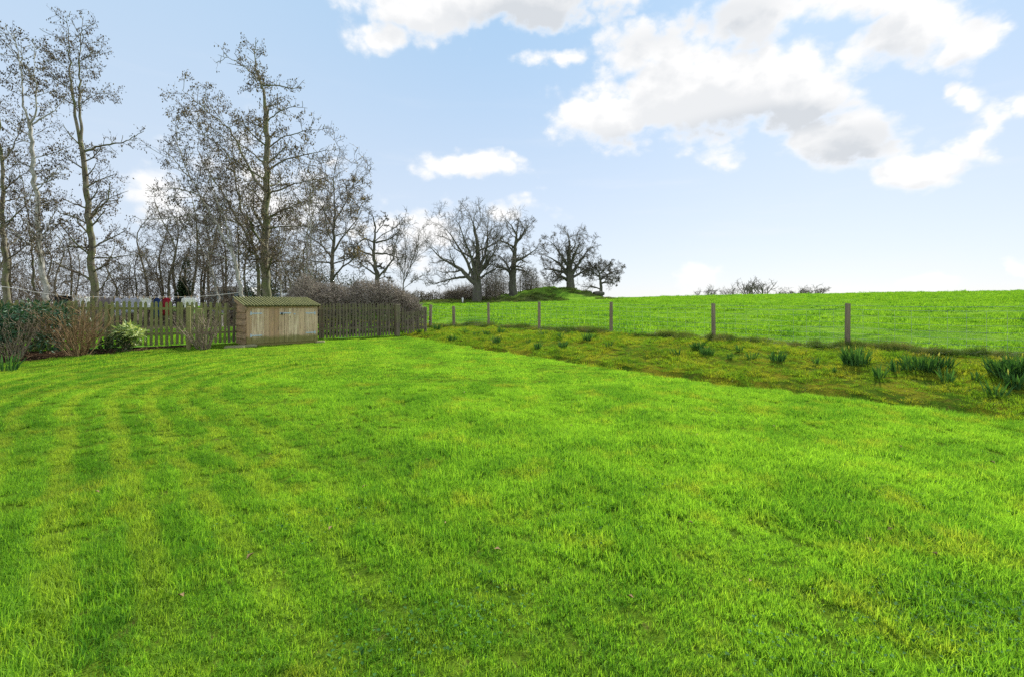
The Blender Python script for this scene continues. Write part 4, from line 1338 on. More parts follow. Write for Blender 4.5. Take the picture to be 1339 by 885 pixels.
# ivy clad stem and evergreen masses in the wood
r = np.random.default_rng(95)
for px, D, h, w, lab, nm in ((241, 28.5, 4.0, .55, 'dark ivy covered stem in the wood behind the washing line end', 'ivy_clad_tree'),
                             (372, 40, 4.6, 2.3, 'low dark evergreen bush mass behind the shed roof', 'evergreen_bush'),
                             (405, 44, 4.4, 2.6, 'dark evergreen bush between the twin birch and the tan leaved oak', 'evergreen_bush'),
                             (462, 48, 4.2, 2.4, 'dark evergreen bush showing above the hedge by the tan leaved oak', 'evergreen_bush'),
                             (345, 27.5, 2.6, .9, 'small ivy bush round the foot of the thickest alder', 'ivy_bush')):
    o = empty(nm, at(px, D)); tag(o, lab, 'tree' if 'tree' in nm else 'bush')
    m_ = MB()
    P = resample([(0, 0, -.2), (.1, 0, h * .4), (0, .1, h * .8), (.05, 0, h * 1.02)], 8)
    m_.tubes(P, np.linspace(.12, .02, 8), 7)
    for a in range(7):
        th = a * .9
        m_.tubes(resample([(0, 0, h * (.2 + .08 * a)), (math.cos(th) * w * .5, math.sin(th) * w * .5, h * (.32 + .08 * a)), (math.cos(th) * w * .8, math.sin(th) * w * .8, h * (.42 + .07 * a))], 5), np.linspace(.05, .01, 5), 5)
    m_.build('trunk', M['dark_bark'], o, True)
    bx = []
    for a in range(11):
        zc = h * r.uniform(.12, .92)
        rr = w * (.75 if nm == 'ivy_clad_tree' else (1.1 - .7 * abs(zc / h - .4)))
        bx.append(((r.normal(0, w * .4), r.normal(0, w * .4), zc), (rr * .55, rr * .55, rr * .5 if w > 1 else .55), 1))
    V, T, ti = leaf_mass(r, 2600, bx, .14 if w > 1 else .10, .10 if w > 1 else .08)
    mesh_obj('foliage', V, [T], M['ivy'], o, ti)


# --- clipped hedge behind the right hand pickets
def twig_mass(r, n, ctr_fn, mat, name, label, cat, root, L=.35, rad=.007, stems=30, hgt=2.0, group=None, up=.25):
    """dense twigs filling a volume: ctr_fn(n) gives start points; plus woody stems to the ground"""
    o = empty(name, root); tag(o, label, cat, group)
    C = ctr_fn(n)
    d = rand_dirs(r, n, up)
    P = [C]
    for k in range(3):
        d = d + r.normal(0, .3, d.shape); d /= np.linalg.norm(d, axis=1, keepdims=True)
        P.append(P[-1] + d * (L / 3 * r.uniform(.5, 1.3, n))[:, None])
    m_ = MB()
    m_.tubes(np.stack(P, 1), np.linspace(1, .5, 4)[None] * rad * r.uniform(.6, 1.4, n)[:, None], 3, r.random(n))
    m_.build('twigs', mat, o)
    S = ctr_fn(stems)
    B = S.copy(); B[:, 2] = -.15; B[:, :2] += r.normal(0, .08, (stems, 2))
    mid = (S + B) / 2 + r.normal(0, .06, S.shape)
    s_ = MB(); s_.tubes(np.stack([B, mid, S], 1), np.tile([[.03, .02, .01]], (stems, 1)) * (rad / .007), 5, r.random(stems))
    s_.build('bush_stems', M['dark_bark'], o)
    return o


r = np.random.default_rng(97)
hx, hy = st2xy(8.9, 19.3)
hroot = Vector((hx, hy, gz(hx, hy)))


def hedge_pts(n):
    s = r.uniform(-2.9, 2.9, n); t = r.uniform(-.75, .75, n)
    top = 2.12 + .16 * np.sin(s * 1.9) + .1 * np.sin(s * 5.3 + 1)
    endf = np.clip((3.05 - s) / 1.2, 0, 1) ** .5 * np.clip((s + 3.1) / .8, 0, 1) ** .4
    top = top * (.35 + .65 * endf)
    zz = top * np.sqrt(r.random(n)) * (1 - .25 * (t / .75) ** 2)
    return np.stack([s * ES[0] + t * ET[0], s * ES[1] + t * ET[1], np.maximum(zz, .08)], -1)


twig_mass(r, 18000, hedge_pts, M['hedge_twig'], 'hedge', 'bare grey brown clipped hedge standing behind the dark pickets', 'hedge', hroot, .28, .0075, 60)


def bush_pts(rx, ry, h, rr=None):
    def f(n):
        d = rand_dirs(r, n); d[:, 2] = np.abs(d[:, 2])
        return d * np.array([rx, ry, h]) * (r.random(n) ** .4)[:, None] + np.array([0, 0, .1])
    return f


# scrub round the old oaks
for px, D, w, h, lab in ((641, 90, 2.4, 5.4, 'grey scrub bush right beside the widest oak trunk'), (612, 91, 3.0, 2.6, 'low scrub bush left of the widest oak trunk'),
                         (652, 97, 3.2, 5.6, 'taller hazy scrub bush between the two left oaks on the mound'), (690, 99, 2.6, 4.8, 'grey scrub bush right of the upright oak on the mound'),
                         (597, 93, 2.6, 1.6, 'lowest scrub bush at the left foot of the oaks'), (712, 106, 2.6, 3.6, 'thin scrub bush behind the gap between the oaks')):
    twig_mass(r, 1000 if px != 712 else 400, bush_pts(w, w * .8, h), M['scrub_twig'], 'scrub_bush', lab, 'bush', at(px, D), 1.7, .019, 20)
# low field hedgerow left of the oaks
hr = at(562, 92)
def row_pts(n):
    q = r.uniform(-9.5, 5.5, n)
    return np.stack([q, r.normal(0, .5, n) + q * .05, np.abs(r.random(n)) * (1.7 + .3 * np.sin(q * 2.1))], -1)
twig_mass(r, 2600, row_pts, M['scrub_twig'], 'hedgerow', 'low distant brown hedgerow left of the oaks', 'hedge', hr, .8, .03, 40)

# fallen log at the foot of the mound
p = at(783, 90)
o = empty('fallen_log', p, R(20)); tag(o, 'short dark fallen log lying below the smallest oak', 'log')
m_ = MB(); P = resample([(-1.1, 0, .35), (-.3, .05, .42), (.5, 0, .4), (1.1, -.05, .36)], 7)
m_.tubes(P, np.array([.36, .42, .45, .44, .42, .38, .30]), 9); m_.build('bole', M['oak_bark'], o, True)
m_ = MB(); m_.tubes(resample([(.2, 0, .6), (.35, .1, .95), (.3, .2, 1.25)], 5), np.linspace(.12, .05, 5), 6); m_.build('branch_stub', M['oak_bark'], o, True)
# small white marker post
p = at(605, 84)
m_ = MB(); m_.box((-.12, -.03, -.1), (.12, .03, 1.0), bev=.01); m_.box((-.16, -.045, .62), (.16, -.032, .95), .8)
tag(m_.build('marker_post', M['white_panel'], loc=p), 'tiny white marker post at the left foot of the oak mound', 'post')


# ------------------------------------------------------------------ picket fence
def frame_matrix(s, t, z):
    x, y = st2xy(s, t)
    return Matrix.Translation((x, y, z)) @ Matrix.Rotation(math.atan2(ES[1], ES[0]), 4, 'Z')


RZ = math.atan2(ES[1], ES[0])
rnd = random.Random(5)


def picket_mesh(h, w, seed, mat, name='picket'):
    q = random.Random(seed)
    m_ = MB()
    a, b = -w / 2, w / 2
    tip = h + q.uniform(-.01, .01)
    tw = q.uniform(-.004, .004)
    m_.prism([(a, 0), (b, 0), (b + tw, h - .05), (b * .55 + tw, tip - .008), (tw, tip), (a * .55 + tw, tip - .008), (a + tw, h - .05)], -.009, .009, 'y', q.random())
    o = m_.build(name, mat)
    COL.objects.unlink(o)
    return o


def fence_run(name, label, s_a, s_b, t_at, spacing, h, zfun, mats, posts, post_h, seed, rails=(.28, .86), post_sq=True):
    x, y = st2xy(s_a, t_at)
    root = empty(name, (x, y, 0), RZ); tag(root, label, 'fence', 'garden picket fence')
    def zg(u):
        xx, yy = st2xy(s_a + u, t_at)
        return zfun(xx, yy)
    var = [picket_mesh(h, .072, seed + k, mats[0] if k < 5 else mats[1]) for k in range(10)]
    n = int((s_b - s_a) / spacing)
    q = random.Random(seed)
    for i in range(n):
        u = (i + .5) * spacing
        dark = (s_a + u) > 3.6
        src_ = var[q.randrange(5, 10) if dark else q.randrange(0, 5)]
        c = src_.copy(); c.name = 'picket'
        COL.objects.link(c); c.parent = root
        c.location = (u, -.03, zg(u) + .03 + q.uniform(-.012, .012))
        c.rotation_euler = (q.gauss(0, .012), q.gauss(0, .016), q.gauss(0, .03))
    ps = [0.0] + list(posts) + [s_b - s_a]
    for a, b in zip(ps[:-1], ps[1:]):
        if b - a < .3: continue
        for rh in rails:
            m_ = MB()
            za, zb = zg(a), zg(b)
            L = b - a
            Mx = Matrix.Translation((a, 0, za + rh * h)) @ Matrix.Rotation(-math.atan2(zb - za, L), 4, 'Y')
            m_.box((0.0, -.018, -.035), (L, .026, .035), q.random(), Mx)
            o = m_.build('rail', mats[0] if s_a + a < 3.4 else mats[1], root)
    for u in posts:
        m_ = MB(); m_.box((-.045, .03, -.3), (.045, .12, post_h), q.random(), bev=.012)
        o = m_.build('post', mats[0] if s_a + u < 3.4 else mats[1], root); o.location = (u, 0, zg(u))
    return root


fence_run('picket_fence', 'long weathered green brown picket fence behind the shrubs, shed and lawn', -2.9, 9.5, TF, .124, 1.26,
          ground_z, (M['picket'], M['picket_dark']), [1.75, 3.6, 5.5, 7.5, 9.5, 11.7], 1.2, 300)
fence_run('picket_fence', 'short picket panel stepping up the bank at the far garden corner', 9.72, 11.0, TF, .128, .92,
          lambda a, b: gz(a, b) + .16, (M['picket_dark'], M['picket_dark']), [1.22], .95, 320, rails=(.12, .8))
# stout posts on their own: the corner post and two lichened posts before the fence
for px, D, w, h, mk, lab in ((519.5, 19.0, .17, 1.27, 'picket_dark', 'stout dark square post where the pickets step up the bank'),
                             (246.5, 13.3, .10, 1.22, 'post_green', 'bright lichened square post in front of the pickets left of the shed'),
                             (260.5, 14.0, .13, 1.12, 'picket', 'darker wide post behind the bare shrub left of the shed'),
                             (74.5, 12.2, .11, 1.08, 'post', 'pale grey leaning post in the shrubs at the left of the fence'),
                             (92, 12.9, .16, 1.28, 'picket', 'broad mossy post behind the brown stemmed shrub')):
    m_ = MB(); m_.box((-w / 2, -w / 2, -.3), (w / 2, w / 2, h), .6, bev=.015)
    o = m_.build('fence_post', M[mk], loc=at(px, D)); o.rotation_euler = (0, R(1.2) if px == 74.5 else 0, RZ if px != 74.5 else .4)
    tag(o, lab, 'post')

# ------------------------------------------------------------------ wire fence
posts = []
for px in (1108, 933, 799, 705, 639):
    u = (px - 669.5) / F
    y = S1 / (.678 + .735 * u)
    posts.append((u * y, y))
for px, D in ((593.5, 22.9), (562.5, 22.6)):
    posts.append(((px - 669.5) / F * D, D))
d0 = Vector((posts[0][0] - posts[1][0], posts[0][1] - posts[1][1]))
pre = [(posts[0][0] + d0.x * k, posts[0][1] + d0.y * k) for k in (3, 2, 1)]
posts = pre + posts
wf = empty('wire_fence', (posts[3][0], posts[3][1], gz(*posts[3]))); tag(wf, 'stock wire fence with round timber posts along the top of the bank', 'fence')
wr = Vector(wf.location)
tops = []
for i, (x, y) in enumerate(posts):
    z = gz(x, y)
    far_ = i >= 8
    top = EYE - z + (396 - (397, 397, 397, 397, 397, 395, 395, 396, 400.5, 398.5)[i]) / F * y
    top = max(.85, top)
    r0 = .062 if not far_ else .075
    m_ = MB()
    K = 6
    P = np.array([(0, 0, -.4), (.002, 0, .1), (0, .003, top * .5), (-.002, 0, top - .012), (0, 0, top), (0, 0, top + .004)])
    m_.tubes(P, np.array([r0, r0, r0 * .98, r0 * .96, r0 * .9, .002]), 14, (.2, .5, .7, .35, .6)[i % 5])
    o = m_.build('post', M['post'], wf, True)
    o.location = Vector((x, y, z)) - wr
    o.rotation_euler = ((.0, .01, -.01, .012, 0, .008, -.006, 0, .02, .0)[i], (.0, 0, 0, .006, -.004, .005, .004, -.01, -.012, .03)[i], 0)
    tops.append((x, y, z, top))
m_ = MB()
rw = random.Random(3)
for (a, b) in zip(tops[:-1], tops[1:]):
    A = Vector((a[0], a[1], a[2])); B = Vector((b[0], b[1], b[2]))
    dirv = (B - A); Lh = math.hypot(dirv.x, dirv.y)
    off = Vector((-.735, -.678, 0)) * -.055
    n = 10
    hs = [.04, .14, .25, .38, .53, .68, .84, 1.0] + [1.1]
    for hi_, hh_ in enumerate(hs):
        pts_ = []
        for k in range(n + 1):
            f = k / n
            p = A.lerp(B, f) + off
            hA = hh_ * min(1, a[3] / 1.15); hB = hh_ * min(1, b[3] / 1.15)
            p.z = (a[2] + hA) * (1 - f) + (b[2] + hB) * f - (.02 + .006 * (hi_ % 3)) * math.sin(math.pi * f)
            pts_.append(tuple(p - wr))
        m_.tubes(np.array(pts_), np.full(n + 1, .0026 if hi_ not in (7, 8) else .0034), 3, .5)
    nv = int(Lh / .3)
    for k in range(1, nv):
        f = k / nv
        p = A.lerp(B, f) + off
        zz = a[2] * (1 - f) + b[2] * f
        sc = min(1, (a[3] * (1 - f) + b[3] * f) / 1.15)
        P = np.array([(p.x, p.y, zz + .03), (p.x + .006, p.y, zz + .5 * sc), (p.x, p.y, zz + .99 * sc - .02 * math.sin(math.pi * f))]) - np.array(wr)
        m_.tubes(P, np.full(3, .0022), 3, .5)
# two plain wires closing the gap to the pickets
ex, ey = st2xy(11.0, TF)
for hh_ in (.35, .75):
    A = Vector((tops[-1][0], tops[-1][1], tops[-1][2] + hh_)); B = Vector((ex, ey, gz(ex, ey) + .16 + hh_))
    m_.tubes(np.array([tuple(A - wr), tuple((A + B) / 2 - wr - Vector((0, 0, .02))), tuple(B - wr)]), np.full(3, .004), 3)
m_.build('netting', M['wire'], wf)

# ------------------------------------------------------------------ shed
SH = Vector((-8.12, 14.5, 0)); SH.z = gz(SH.x + .6, SH.y + .9) + .02
sz_ang = R(44.5)
W_, Dp_, HF, HB = 2.16, 1.08, 1.235, 1.47
shed = empty('garden_shed', SH, sz_ang)
tag(shed, 'low brown wooden garden store with double doors and mossy corrugated roof', 'shed')
q = random.Random(8)
m_ = MB()      # front frame and back wall
m_.box((0, -.035, -.02), (.13, .03, HF - .02), .35); m_.box((W_ - .11, -.035, -.02), (W_, .03, HF - .03), .65)
m_.box((.132, -.03, HF - .10), (W_ - .112, .02, HF - .02), .3)
m_.box((.132, -.02, -.02), (W_ - .112, .03, .05), .2)
m_.build('front_frame', M['shed_board'], shed)
m_ = MB(); m_.box((.02, Dp_ - .02, 0), (W_ - .02, Dp_, HB - .03), .3); m_.box((.03, .05, -.05), (W_ - .03, Dp_ - .03, .02), .2); m_.build('back_wall', M['shed_clad'], shed)
for side in (0, 1):
    m_ = MB()
    nb = 6
    hb = (HF - .02) / nb
    sx = -1 if side == 0 else 1
    x0 = 0.0 if side == 0 else W_
    for k in range(nb + 1):
        z0 = k * hb; z1 = z0 + hb * 1.12
        if k == nb:
            m_.prism([(.04, HF - .02), (Dp_ - .01, HF - .02), (Dp_ - .01, HB - .03)], x0 - .0 * sx, x0 + .02 * -sx, 'x', .4)
            continue
        t_ = q.random()
        m_.hard = True
        z1 = z0 + hb * 1.02
        V = [(x0 + sx * .032, .034, z0), (x0 + sx * .032, Dp_, z0), (x0 + sx * .004, Dp_, z1), (x0 + sx * .004, .034, z1),
             (x0 + sx * .010, .034, z0), (x0 + sx * .010, Dp_, z0), (x0 - sx * .010, Dp_, z1), (x0 - sx * .010, .034, z1)]
        m_.add(V, [(0, 1, 2, 3), (7, 6, 5, 4), (0, 4, 5, 1), (3, 2, 6, 7), (0, 3, 7, 4), (1, 5, 6, 2)], None, .25 + .7 * t_)
    m_.build('side_wall', M['shed_clad'], shed)
# doors
dw = (W_ - .132 - .112 - .012) / 2
for k in range(2):
    dx0 = .134 + k * (dw + .008)
    m_ = MB()
    np_ = 6
    wts = [q.uniform(.8, 1.25) for _ in range(np_)]
    tot_ = sum(wts); xx = 0
    tn = ([.75, .95, .45, .30, .25, .55] if k == 0 else [.62, .80, .98, .55, .90, .70])
    for j in range(np_):
        w2 = wts[j] / tot_ * dw
        m_.box((xx + .003, -.022 + q.uniform(-.002, .002), .055), (xx + w2 - .003, 0, HF - .105), tn[j])
        xx += w2
    m_.box((0.01, .002, .06), (dw - .01, .012, HF - .11), .05)
    d_ = m_.build('door', M['shed_board'], shed); d_.location = (dx0, -.012, 0)
    for hz in ((.98, .30) if k == 0 else (.965, .32)):
        h_ = MB()
        a0, a1 = (-.02, .30) if k == 0 else (dw - .28, dw + .02)
        h_.box((a0, -.031, hz - .017), (a1, -.0255, hz + .017), .6)
        e = a0 if k == 0 else a1
        h_.box((e - .02, -.034, hz - .05), (e + .02, -.0262, hz + .05), .5)
        for j in range(3):
            bx_ = a0 + (a1 - a0) * (.25 + .28 * j)
            h_.box((bx_ - .008, -.036, hz - .008), (bx_ + .008, -.030, hz + .008), .3)
        h_.build('hinge', M['galv'], d_)
    if k == 0:
        h_ = MB(); h_.box((dw - .13, -.036, .945), (dw - .02, -.0255, 1.005), .4); h_.build('staple_plate', M['galv'], d_)
        h_ = MB(); h_.tubes(np.array([(dw - .075, -.05, 1.0), (dw - .075, -.05, .95), (dw - .075, -.05, .93)]), np.array([.02, .028, .024]), 8); h_.build('padlock', M['dark'], d_)
    else:
        h_ = MB(); h_.box((-.02, -.033, .96), (.20, -.0255, .995), .6); h_.box((-.02, -.042, .966), (.05, -.034, .989), .7); h_.build('hasp', M['galv'], d_)
        h_ = MB(); h_.box((.285, -.0262, .93), (.345, -.0245, .965), .2); h_.build('bracket', M['galv'], d_)
# roof: corrugated sheet
m_ = MB()
nx = 8 * 27
x = np.linspace(-.09, W_ + .09, nx + 1)
wave = .022 * np.sin(x / .092 * 2 * math.pi)
y0, y1 = -.13, Dp_ + .08
sl = (HB - HF) / Dp_
for (dzz) in (0,):
    V = []
    for yy in np.linspace(y0, y1, 5):
        zz = HF + .005 + sl * yy + wave
        V.append(np.stack([x, np.full_like(x, yy), zz], -1))
    for yy in np.linspace(y0, y1, 5):
        zz = HF + .005 + sl * yy + wave - .006
        V.append(np.stack([x, np.full_like(x, yy), zz], -1))
V = np.stack(V, 0); idx = np.arange(V.shape[0] * V.shape[1]).reshape(V.shape[:2])
Q = np.stack([idx[:4, :-1], idx[:4, 1:], idx[1:5, 1:], idx[1:5, :-1]], -1).reshape(-1, 4)
Qb = np.stack([idx[5:9, :-1], idx[6:10, :-1], idx[6:10, 1:], idx[5:9, 1:]], -1).reshape(-1, 4)
Qe = np.stack([idx[0, :-1], idx[5, :-1], idx[5, 1:], idx[0, 1:]], -1)
Qs = np.stack([idx[:4, 0], idx[1:5, 0], idx[6:10, 0], idx[5:9, 0]], -1)
Qs2 = np.stack([idx[:4, -1], idx[5:9, -1], idx[6:10, -1], idx[1:5, -1]], -1)
m_.add(V.reshape(-1, 3), np.concatenate([Q, Qb, Qe, Qs, Qs2]))
rf = m_.build('roof', M['roof'], shed, True)
for k, xb in ((0, -.055), (1, W_ + .03)):
    m_ = MB()
    m_.prism([(-.12, HF - .12 - sl * .1), (Dp_ + .06, HB - .11), (Dp_ + .06, HB - .012), (-.12, HF - .022 - sl * .12)], xb, xb + .024, 'x', .3)
    m_.build('barge_board', M['shed_clad'], rf)
# slabs it stands on
for px, py, w, d2, lab, a in ((307, 455, .55, .38, 'mossy stone slab at the left foot of the shed', .5), (326, 453.5, .40, .22, 'small mossy brick under the shed front corner', .9), (419, 448.5, .3, .22, 'small mossy stone at the right foot of the shed', .4)):
    p = hit(px, py)
    m_ = MB(); m_.box((-w / 2, -d2 / 2, -.05), (w / 2, d2 / 2, .06), .5, bev=.03)
    o = m_.build('stone_slab', M['stone'], loc=p + Vector((0, 0, .01))); o.rotation_euler = (.03, -.02, a)
    tag(o, lab, 'stone')


# ------------------------------------------------------------------ shrubs of the bed
def fountain(r, n, base_r, h, spread, rad, K=6, wig=.06, cur=.0):
    """upright or arching stems from a crown"""
    th = r.uniform(0, 6.283, n)
    b = np.stack([np.cos(th) * base_r * r.random(n), np.sin(th) * base_r * r.random(n), np.full(n, -.05)], -1)
    sp = spread * r.random(n) ** .7
    d = np.stack([np.cos(th) * sp, np.sin(th) * sp, np.ones(n)], -1)
    L = h * r.uniform(.65, 1.1, n)
    P = [b]
    for k in range(K - 1):
        d = d + r.normal(0, wig, d.shape); d[:, 2] -= cur
        d /= np.linalg.norm(d, axis=1, keepdims=True)
        P.append(P[-1] + d * (L / (K - 1))[:, None])
    return np.stack(P, 1), np.linspace(1, .4, K)[None] * rad * r.uniform(.6, 1.3, n)[:, None]


def stem_shrub(name, label, root, n, h, spread, mat, seed, rad=.008, sub=4, group=None, buds=None):
    r = np.random.default_rng(seed)
    o = empty(name, root); tag(o, label, 'shrub', group)
    P, Rr = fountain(r, n, .16, h, spread, rad)
    a = MB(); a.tubes(P, Rr, 5, r.random(n)); a.build('bush_stems', mat, o)
    P1, R1 = spawn(r, P, Rr, sub, .3, .97, 30, lambda t, L: L * .3, 4, .15, .04, .7, .5)
    P2, R2 = spawn(r, P1, np.maximum(R1, .003), 3, .3, .97, 35, lambda t, L: L * .45, 3, .15, .04, .8, .6)
    b = MB(); b.tubes(P1, np.maximum(R1, .0035), 3, r.random(len(P1))); b.tubes(P2, np.maximum(R2, .003), 3, r.random(len(P2)))
    b.build('bush_twigs', mat, o)
    return o


stem_shrub('dogwood_shrub', 'fan of orange brown bare stems in the bed before the pickets', at(103, 11.6), 50, 1.2, .75, M['red_twig'], 401, .010, 5)
stem_shrub('bare_shrub', 'small pale bare shrub branching low left of the shed', at(267, 13.4), 26, 1.05, .8, M['grey_twig'], 402, .013, 5)
stem_shrub('dead_stalks', 'dry grey stalks among the evergreen at the left edge', at(20, 10.9), 24, 1.0, .6, M['grey_twig'], 403, .008, 4)
stem_shrub('bramble_shrub', 'dark arching brambles between the evergreen and the grey post', at(55, 12.4), 60, 1.35, .8, M['thicket_twig'], 404, .009, 5)


def leafy(name, label, cat, root, seed, n, boxes, L, W, mat, stems=10):
    r = np.random.default_rng(seed)
    o = empty(name, root); tag(o, label, cat)
    V, T, ti = leaf_mass(r, n, boxes, L, W)
    mesh_obj('foliage', V, [T], mat, o, ti)
    m_ = MB()
    for k in range(stems):
        b = boxes[k % len(boxes)]
        c = np.array(b[0]) + r.normal(0, .05, 3)
        m_.tubes(resample([(c[0] * .25, c[1] * .25, -.08), (c[0] * .6, c[1] * .6, c[2] * .5), tuple(c)], 6), np.linspace(.014, .006, 6), 5, r.random())
    m_.build('bush_stems', M['dark_bark'], o)
    return o


r = np.random.default_rng(410)
bx = [((r.normal(0, .55), r.normal(0, .35), r.uniform(.45, 1.15)), (.30, .28, .20), 1) for _ in range(15)] + [((r.normal(0, .5), r.normal(0, .3), .35), (.3, .3, .25), .6) for _ in range(5)]
leafy('rhododendron_bush', 'dark blue green evergreen shrub at the left edge of the bed', 'shrub', at(12, 11.3), 411, 2200, bx, .13, .045, M['dark_leaf'], 14)
bx = [((r.normal(0, .22), r.normal(0, .2), r.uniform(.2, .62)), (.20, .20, .14), 1) for _ in range(10)]
leafy('laurel_bush', 'small laurel bush with pale yellow green leaves before the pickets', 'shrub', at(163, 12.7), 412, 620, bx, .15, .055, M['pale_leaf'], 10)
bx = [((r.normal(0, .25), r.normal(0, .2), r.uniform(.1, .4)), (.2, .18, .14), 1) for _ in range(6)]
leafy('ground_ivy', 'low dark green ground ivy under the laurel bush', 'plant', at(140, 12.3), 413, 380, bx, .08, .05, M['ivy'], 6)
# dry litter on the soil bed
n = 700
s = rng.uniform(-3.5, 2.6, n); t = rng.uniform(15.2, 17.0, n)
x, y = st2xy(s, t); k = bed_mask(x, y); x, y = x[k], y[k]; n = len(x)
C = np.stack([x, y, ground_z(x, y) + rng.uniform(.005, .03, n)], -1)
D3 = rand_dirs(rng, n); D3[:, 2] *= .2
V, T = leaf_quads(C, D3, np.tile([0, 0, 1.0], (n, 1)), rng.uniform(.04, .10, n), rng.uniform(.02, .05, n))
mb = MB(); mb.add(V, None, T, np.tile(rng.random(n), 4))
Pt = np.stack([C, C + D3 * .15, C + D3 * .3 + np.array([0, 0, .05])], 1)[:220]
mb.tubes(Pt, np.full((len(Pt), 3), .005), 3, rng.random(len(Pt)))
tag(mb.build('leaf_litter', M['litter']), 'dead leaves and broken stalks on the dark soil bed', kind='stuff')


# ------------------------------------------------------------------ daffodil clumps on the bank
def clump(seed, n, w, h, buds):
    r = np.random.default_rng(seed)
    o = empty('daffodil_clump')
    th = r.uniform(0, 6.283, n); rr = w / 2 * np.sqrt(r.random(n))
    b = np.stack([np.cos(th) * rr, np.sin(th) * rr * .8, np.full(n, -.02)], -1)
    L = h * r.uniform(.6, 1.1, n)
    d = np.stack([np.cos(th) * .25 * rr / (w / 2) + r.normal(0, .12, n), np.sin(th) * .25 * rr / (w / 2) + r.normal(0, .12, n), np.ones(n)], -1)
    a = r.uniform(0, 6.283, n); sx = np.stack([np.cos(a), np.sin(a), np.zeros(n)], -1) * (.010 * r.uniform(.8, 1.5, n))[:, None]
    rows = []; p = b
    for k in range(5):
        wd = (1, 1, .95, .75, .15)[k]
        rows += [p - sx * wd, p + sx * wd]
        d = d + r.normal(0, .07, d.shape) + np.stack([np.cos(th), np.sin(th), np.full(n, -.5)], -1) * (.06 * k * r.random(n) ** 2 * 2)[:, None]
        d /= np.linalg.norm(d, axis=1, keepdims=True)
        p = p + d * (L / 4)[:, None]
    V = np.stack(rows, 1).reshape(-1, 3)
    bb = np.arange(n)[:, None] * 10
    Q = np.concatenate([bb + np.array([2 * k, 2 * k + 1, 2 * k + 3, 2 * k + 2]) for k in range(4)], 0)
    mesh_obj('leaves', V, [Q], M['daff'], o, np.tile(r.random(n), 4))
    if buds:
        m_ = MB()
        for k in range(buds):
            j = r.integers(0, n); c = b[j] * .8 + np.array([r.normal(0, .02), r.normal(0, .02), h * r.uniform(.8, 1.0)])
            m_.tubes(np.array([c - [0, 0, .03], c, c + [.004, 0, .03], c + [.006, 0, .045]]), np.array([.004, .011, .009, .002]), 6, r.random())
        m_.build('buds', M['petal'], o, True)
    return o


GD = 'daffodil clumps on the bank'
protoD = {'big': [clump(501, 150, .50, .40, 4), clump(502, 170, .62, .42, 5)], 'mid': [clump(503, 60, .30, .32, 2), clump(504, 50, .26, .28, 0)], 'small': [clump(505, 20, .16, .24, 0), clump(506, 14, .14, .20, 0)]}
usedD = set()
CL = [(913, 457, 'big', 0, .72, 'dark daffodil clump just left of the second fence post from the right'), (924, 464, 'big', 1, .62, 'daffodil clump with yellow buds directly below its darker twin by the second post'),
      (1120, 476, 'big', 1, .95, 'broad dark daffodil clump at the foot of the rightmost fence post'), (1204, 484, 'big', 1, 1.0, 'wide daffodil clump midway between the rightmost post and the picture edge'),
      (1232, 484, 'mid', 0, 1.1, 'daffodil tuft touching the right side of the wide midway clump'),
      (1318, 492, 'big', 0, 1.2, 'largest dark daffodil clump at the right picture edge'), (1342, 495, 'big', 1, 1.2, 'daffodil clump half cut off by the right picture edge'),
      (1325, 508, 'mid', 0, .95, 'lighter daffodil tuft below the largest clump at the right edge'), (1016, 472, 'mid', 0, 1.0, 'middling daffodil clump alone between the two right fence posts'),
      (650, 450, 'mid', 0, 1.05, 'daffodil clump below the fence post left of the middle'), (592, 447, 'mid', 0, 1.0, 'rounded daffodil clump on the far end of the bank'),
      (571, 432, 'mid', 0, 1.2, 'blue green clump beside the far corner wire post'), (769, 446, 'mid', 1, 1.15, 'daffodil clump just left of the third fence post'), (736, 454, 'mid', 1, 1.05, 'daffodil clump halfway up the bank left of the third post'),
      (703, 456, 'mid', 1, 1.0, 'daffodil clump near the lawn edge below the fourth post'), (637, 438, 'mid', 1, .95, 'daffodil clump right behind the far end of the bank'),
      (655, 436, 'small', 0, 1.6, None), (796, 455, 'small', 0, 1.0, None), (885, 466, 'small', 0, 1.3, None), (967, 461, 'small', 1, 1.3, None), (983, 470, 'small', 0, 1.2, None), (953, 469, 'small', 1, 1.0, None),
      (1150, 494, 'small', 0, 1.2, None), (1175, 486, 'small', 1, 1.6, None), (1238, 500, 'small', 0, 1.3, None), (1272, 497, 'small', 1, 1.3, None), (1300, 518, 'small', 0, 1.4, None), (1068, 476, 'small', 1, 1.1, None),
      (711, 440, 'small', 0, 1.3, None), (733, 444, 'small', 1, 1.5, None), (622, 440, 'small', 0, 1.2, None), (690, 450, 'small', 1, 1.2, None), (607, 436, 'small', 1, 1.3, None), (1095, 488, 'small', 1, .9, None), (548, 436, 'mid', 1, .8, 'daffodil tuft at the foot of the short picket panel')]
for i, (px, py, kind, v, k, lab) in enumerate(CL):
    src_o = protoD[kind][v]
    o = src_o if (kind, v) not in usedD else copy_tree(src_o)
    usedD.add((kind, v))
    o.location = hit(px, py); o.rotation_euler = (0, 0, i * 1.9); o.scale = (k * .95, k * .95, k * (.80 + .2 * ((i * 7) % 5) / 4))
    tag(o, lab or 'small tuft of young daffodil leaves scattered on the mossy bank', 'plant', GD)
# strap leaved plant at the left edge
o = clump(520, 60, .45, .42, 0); o.name = 'strap_leaf_plant'; o.location = hit(4, 486)
tag(o, 'bright strap leaved plant at the lawn edge in the left corner', 'plant')

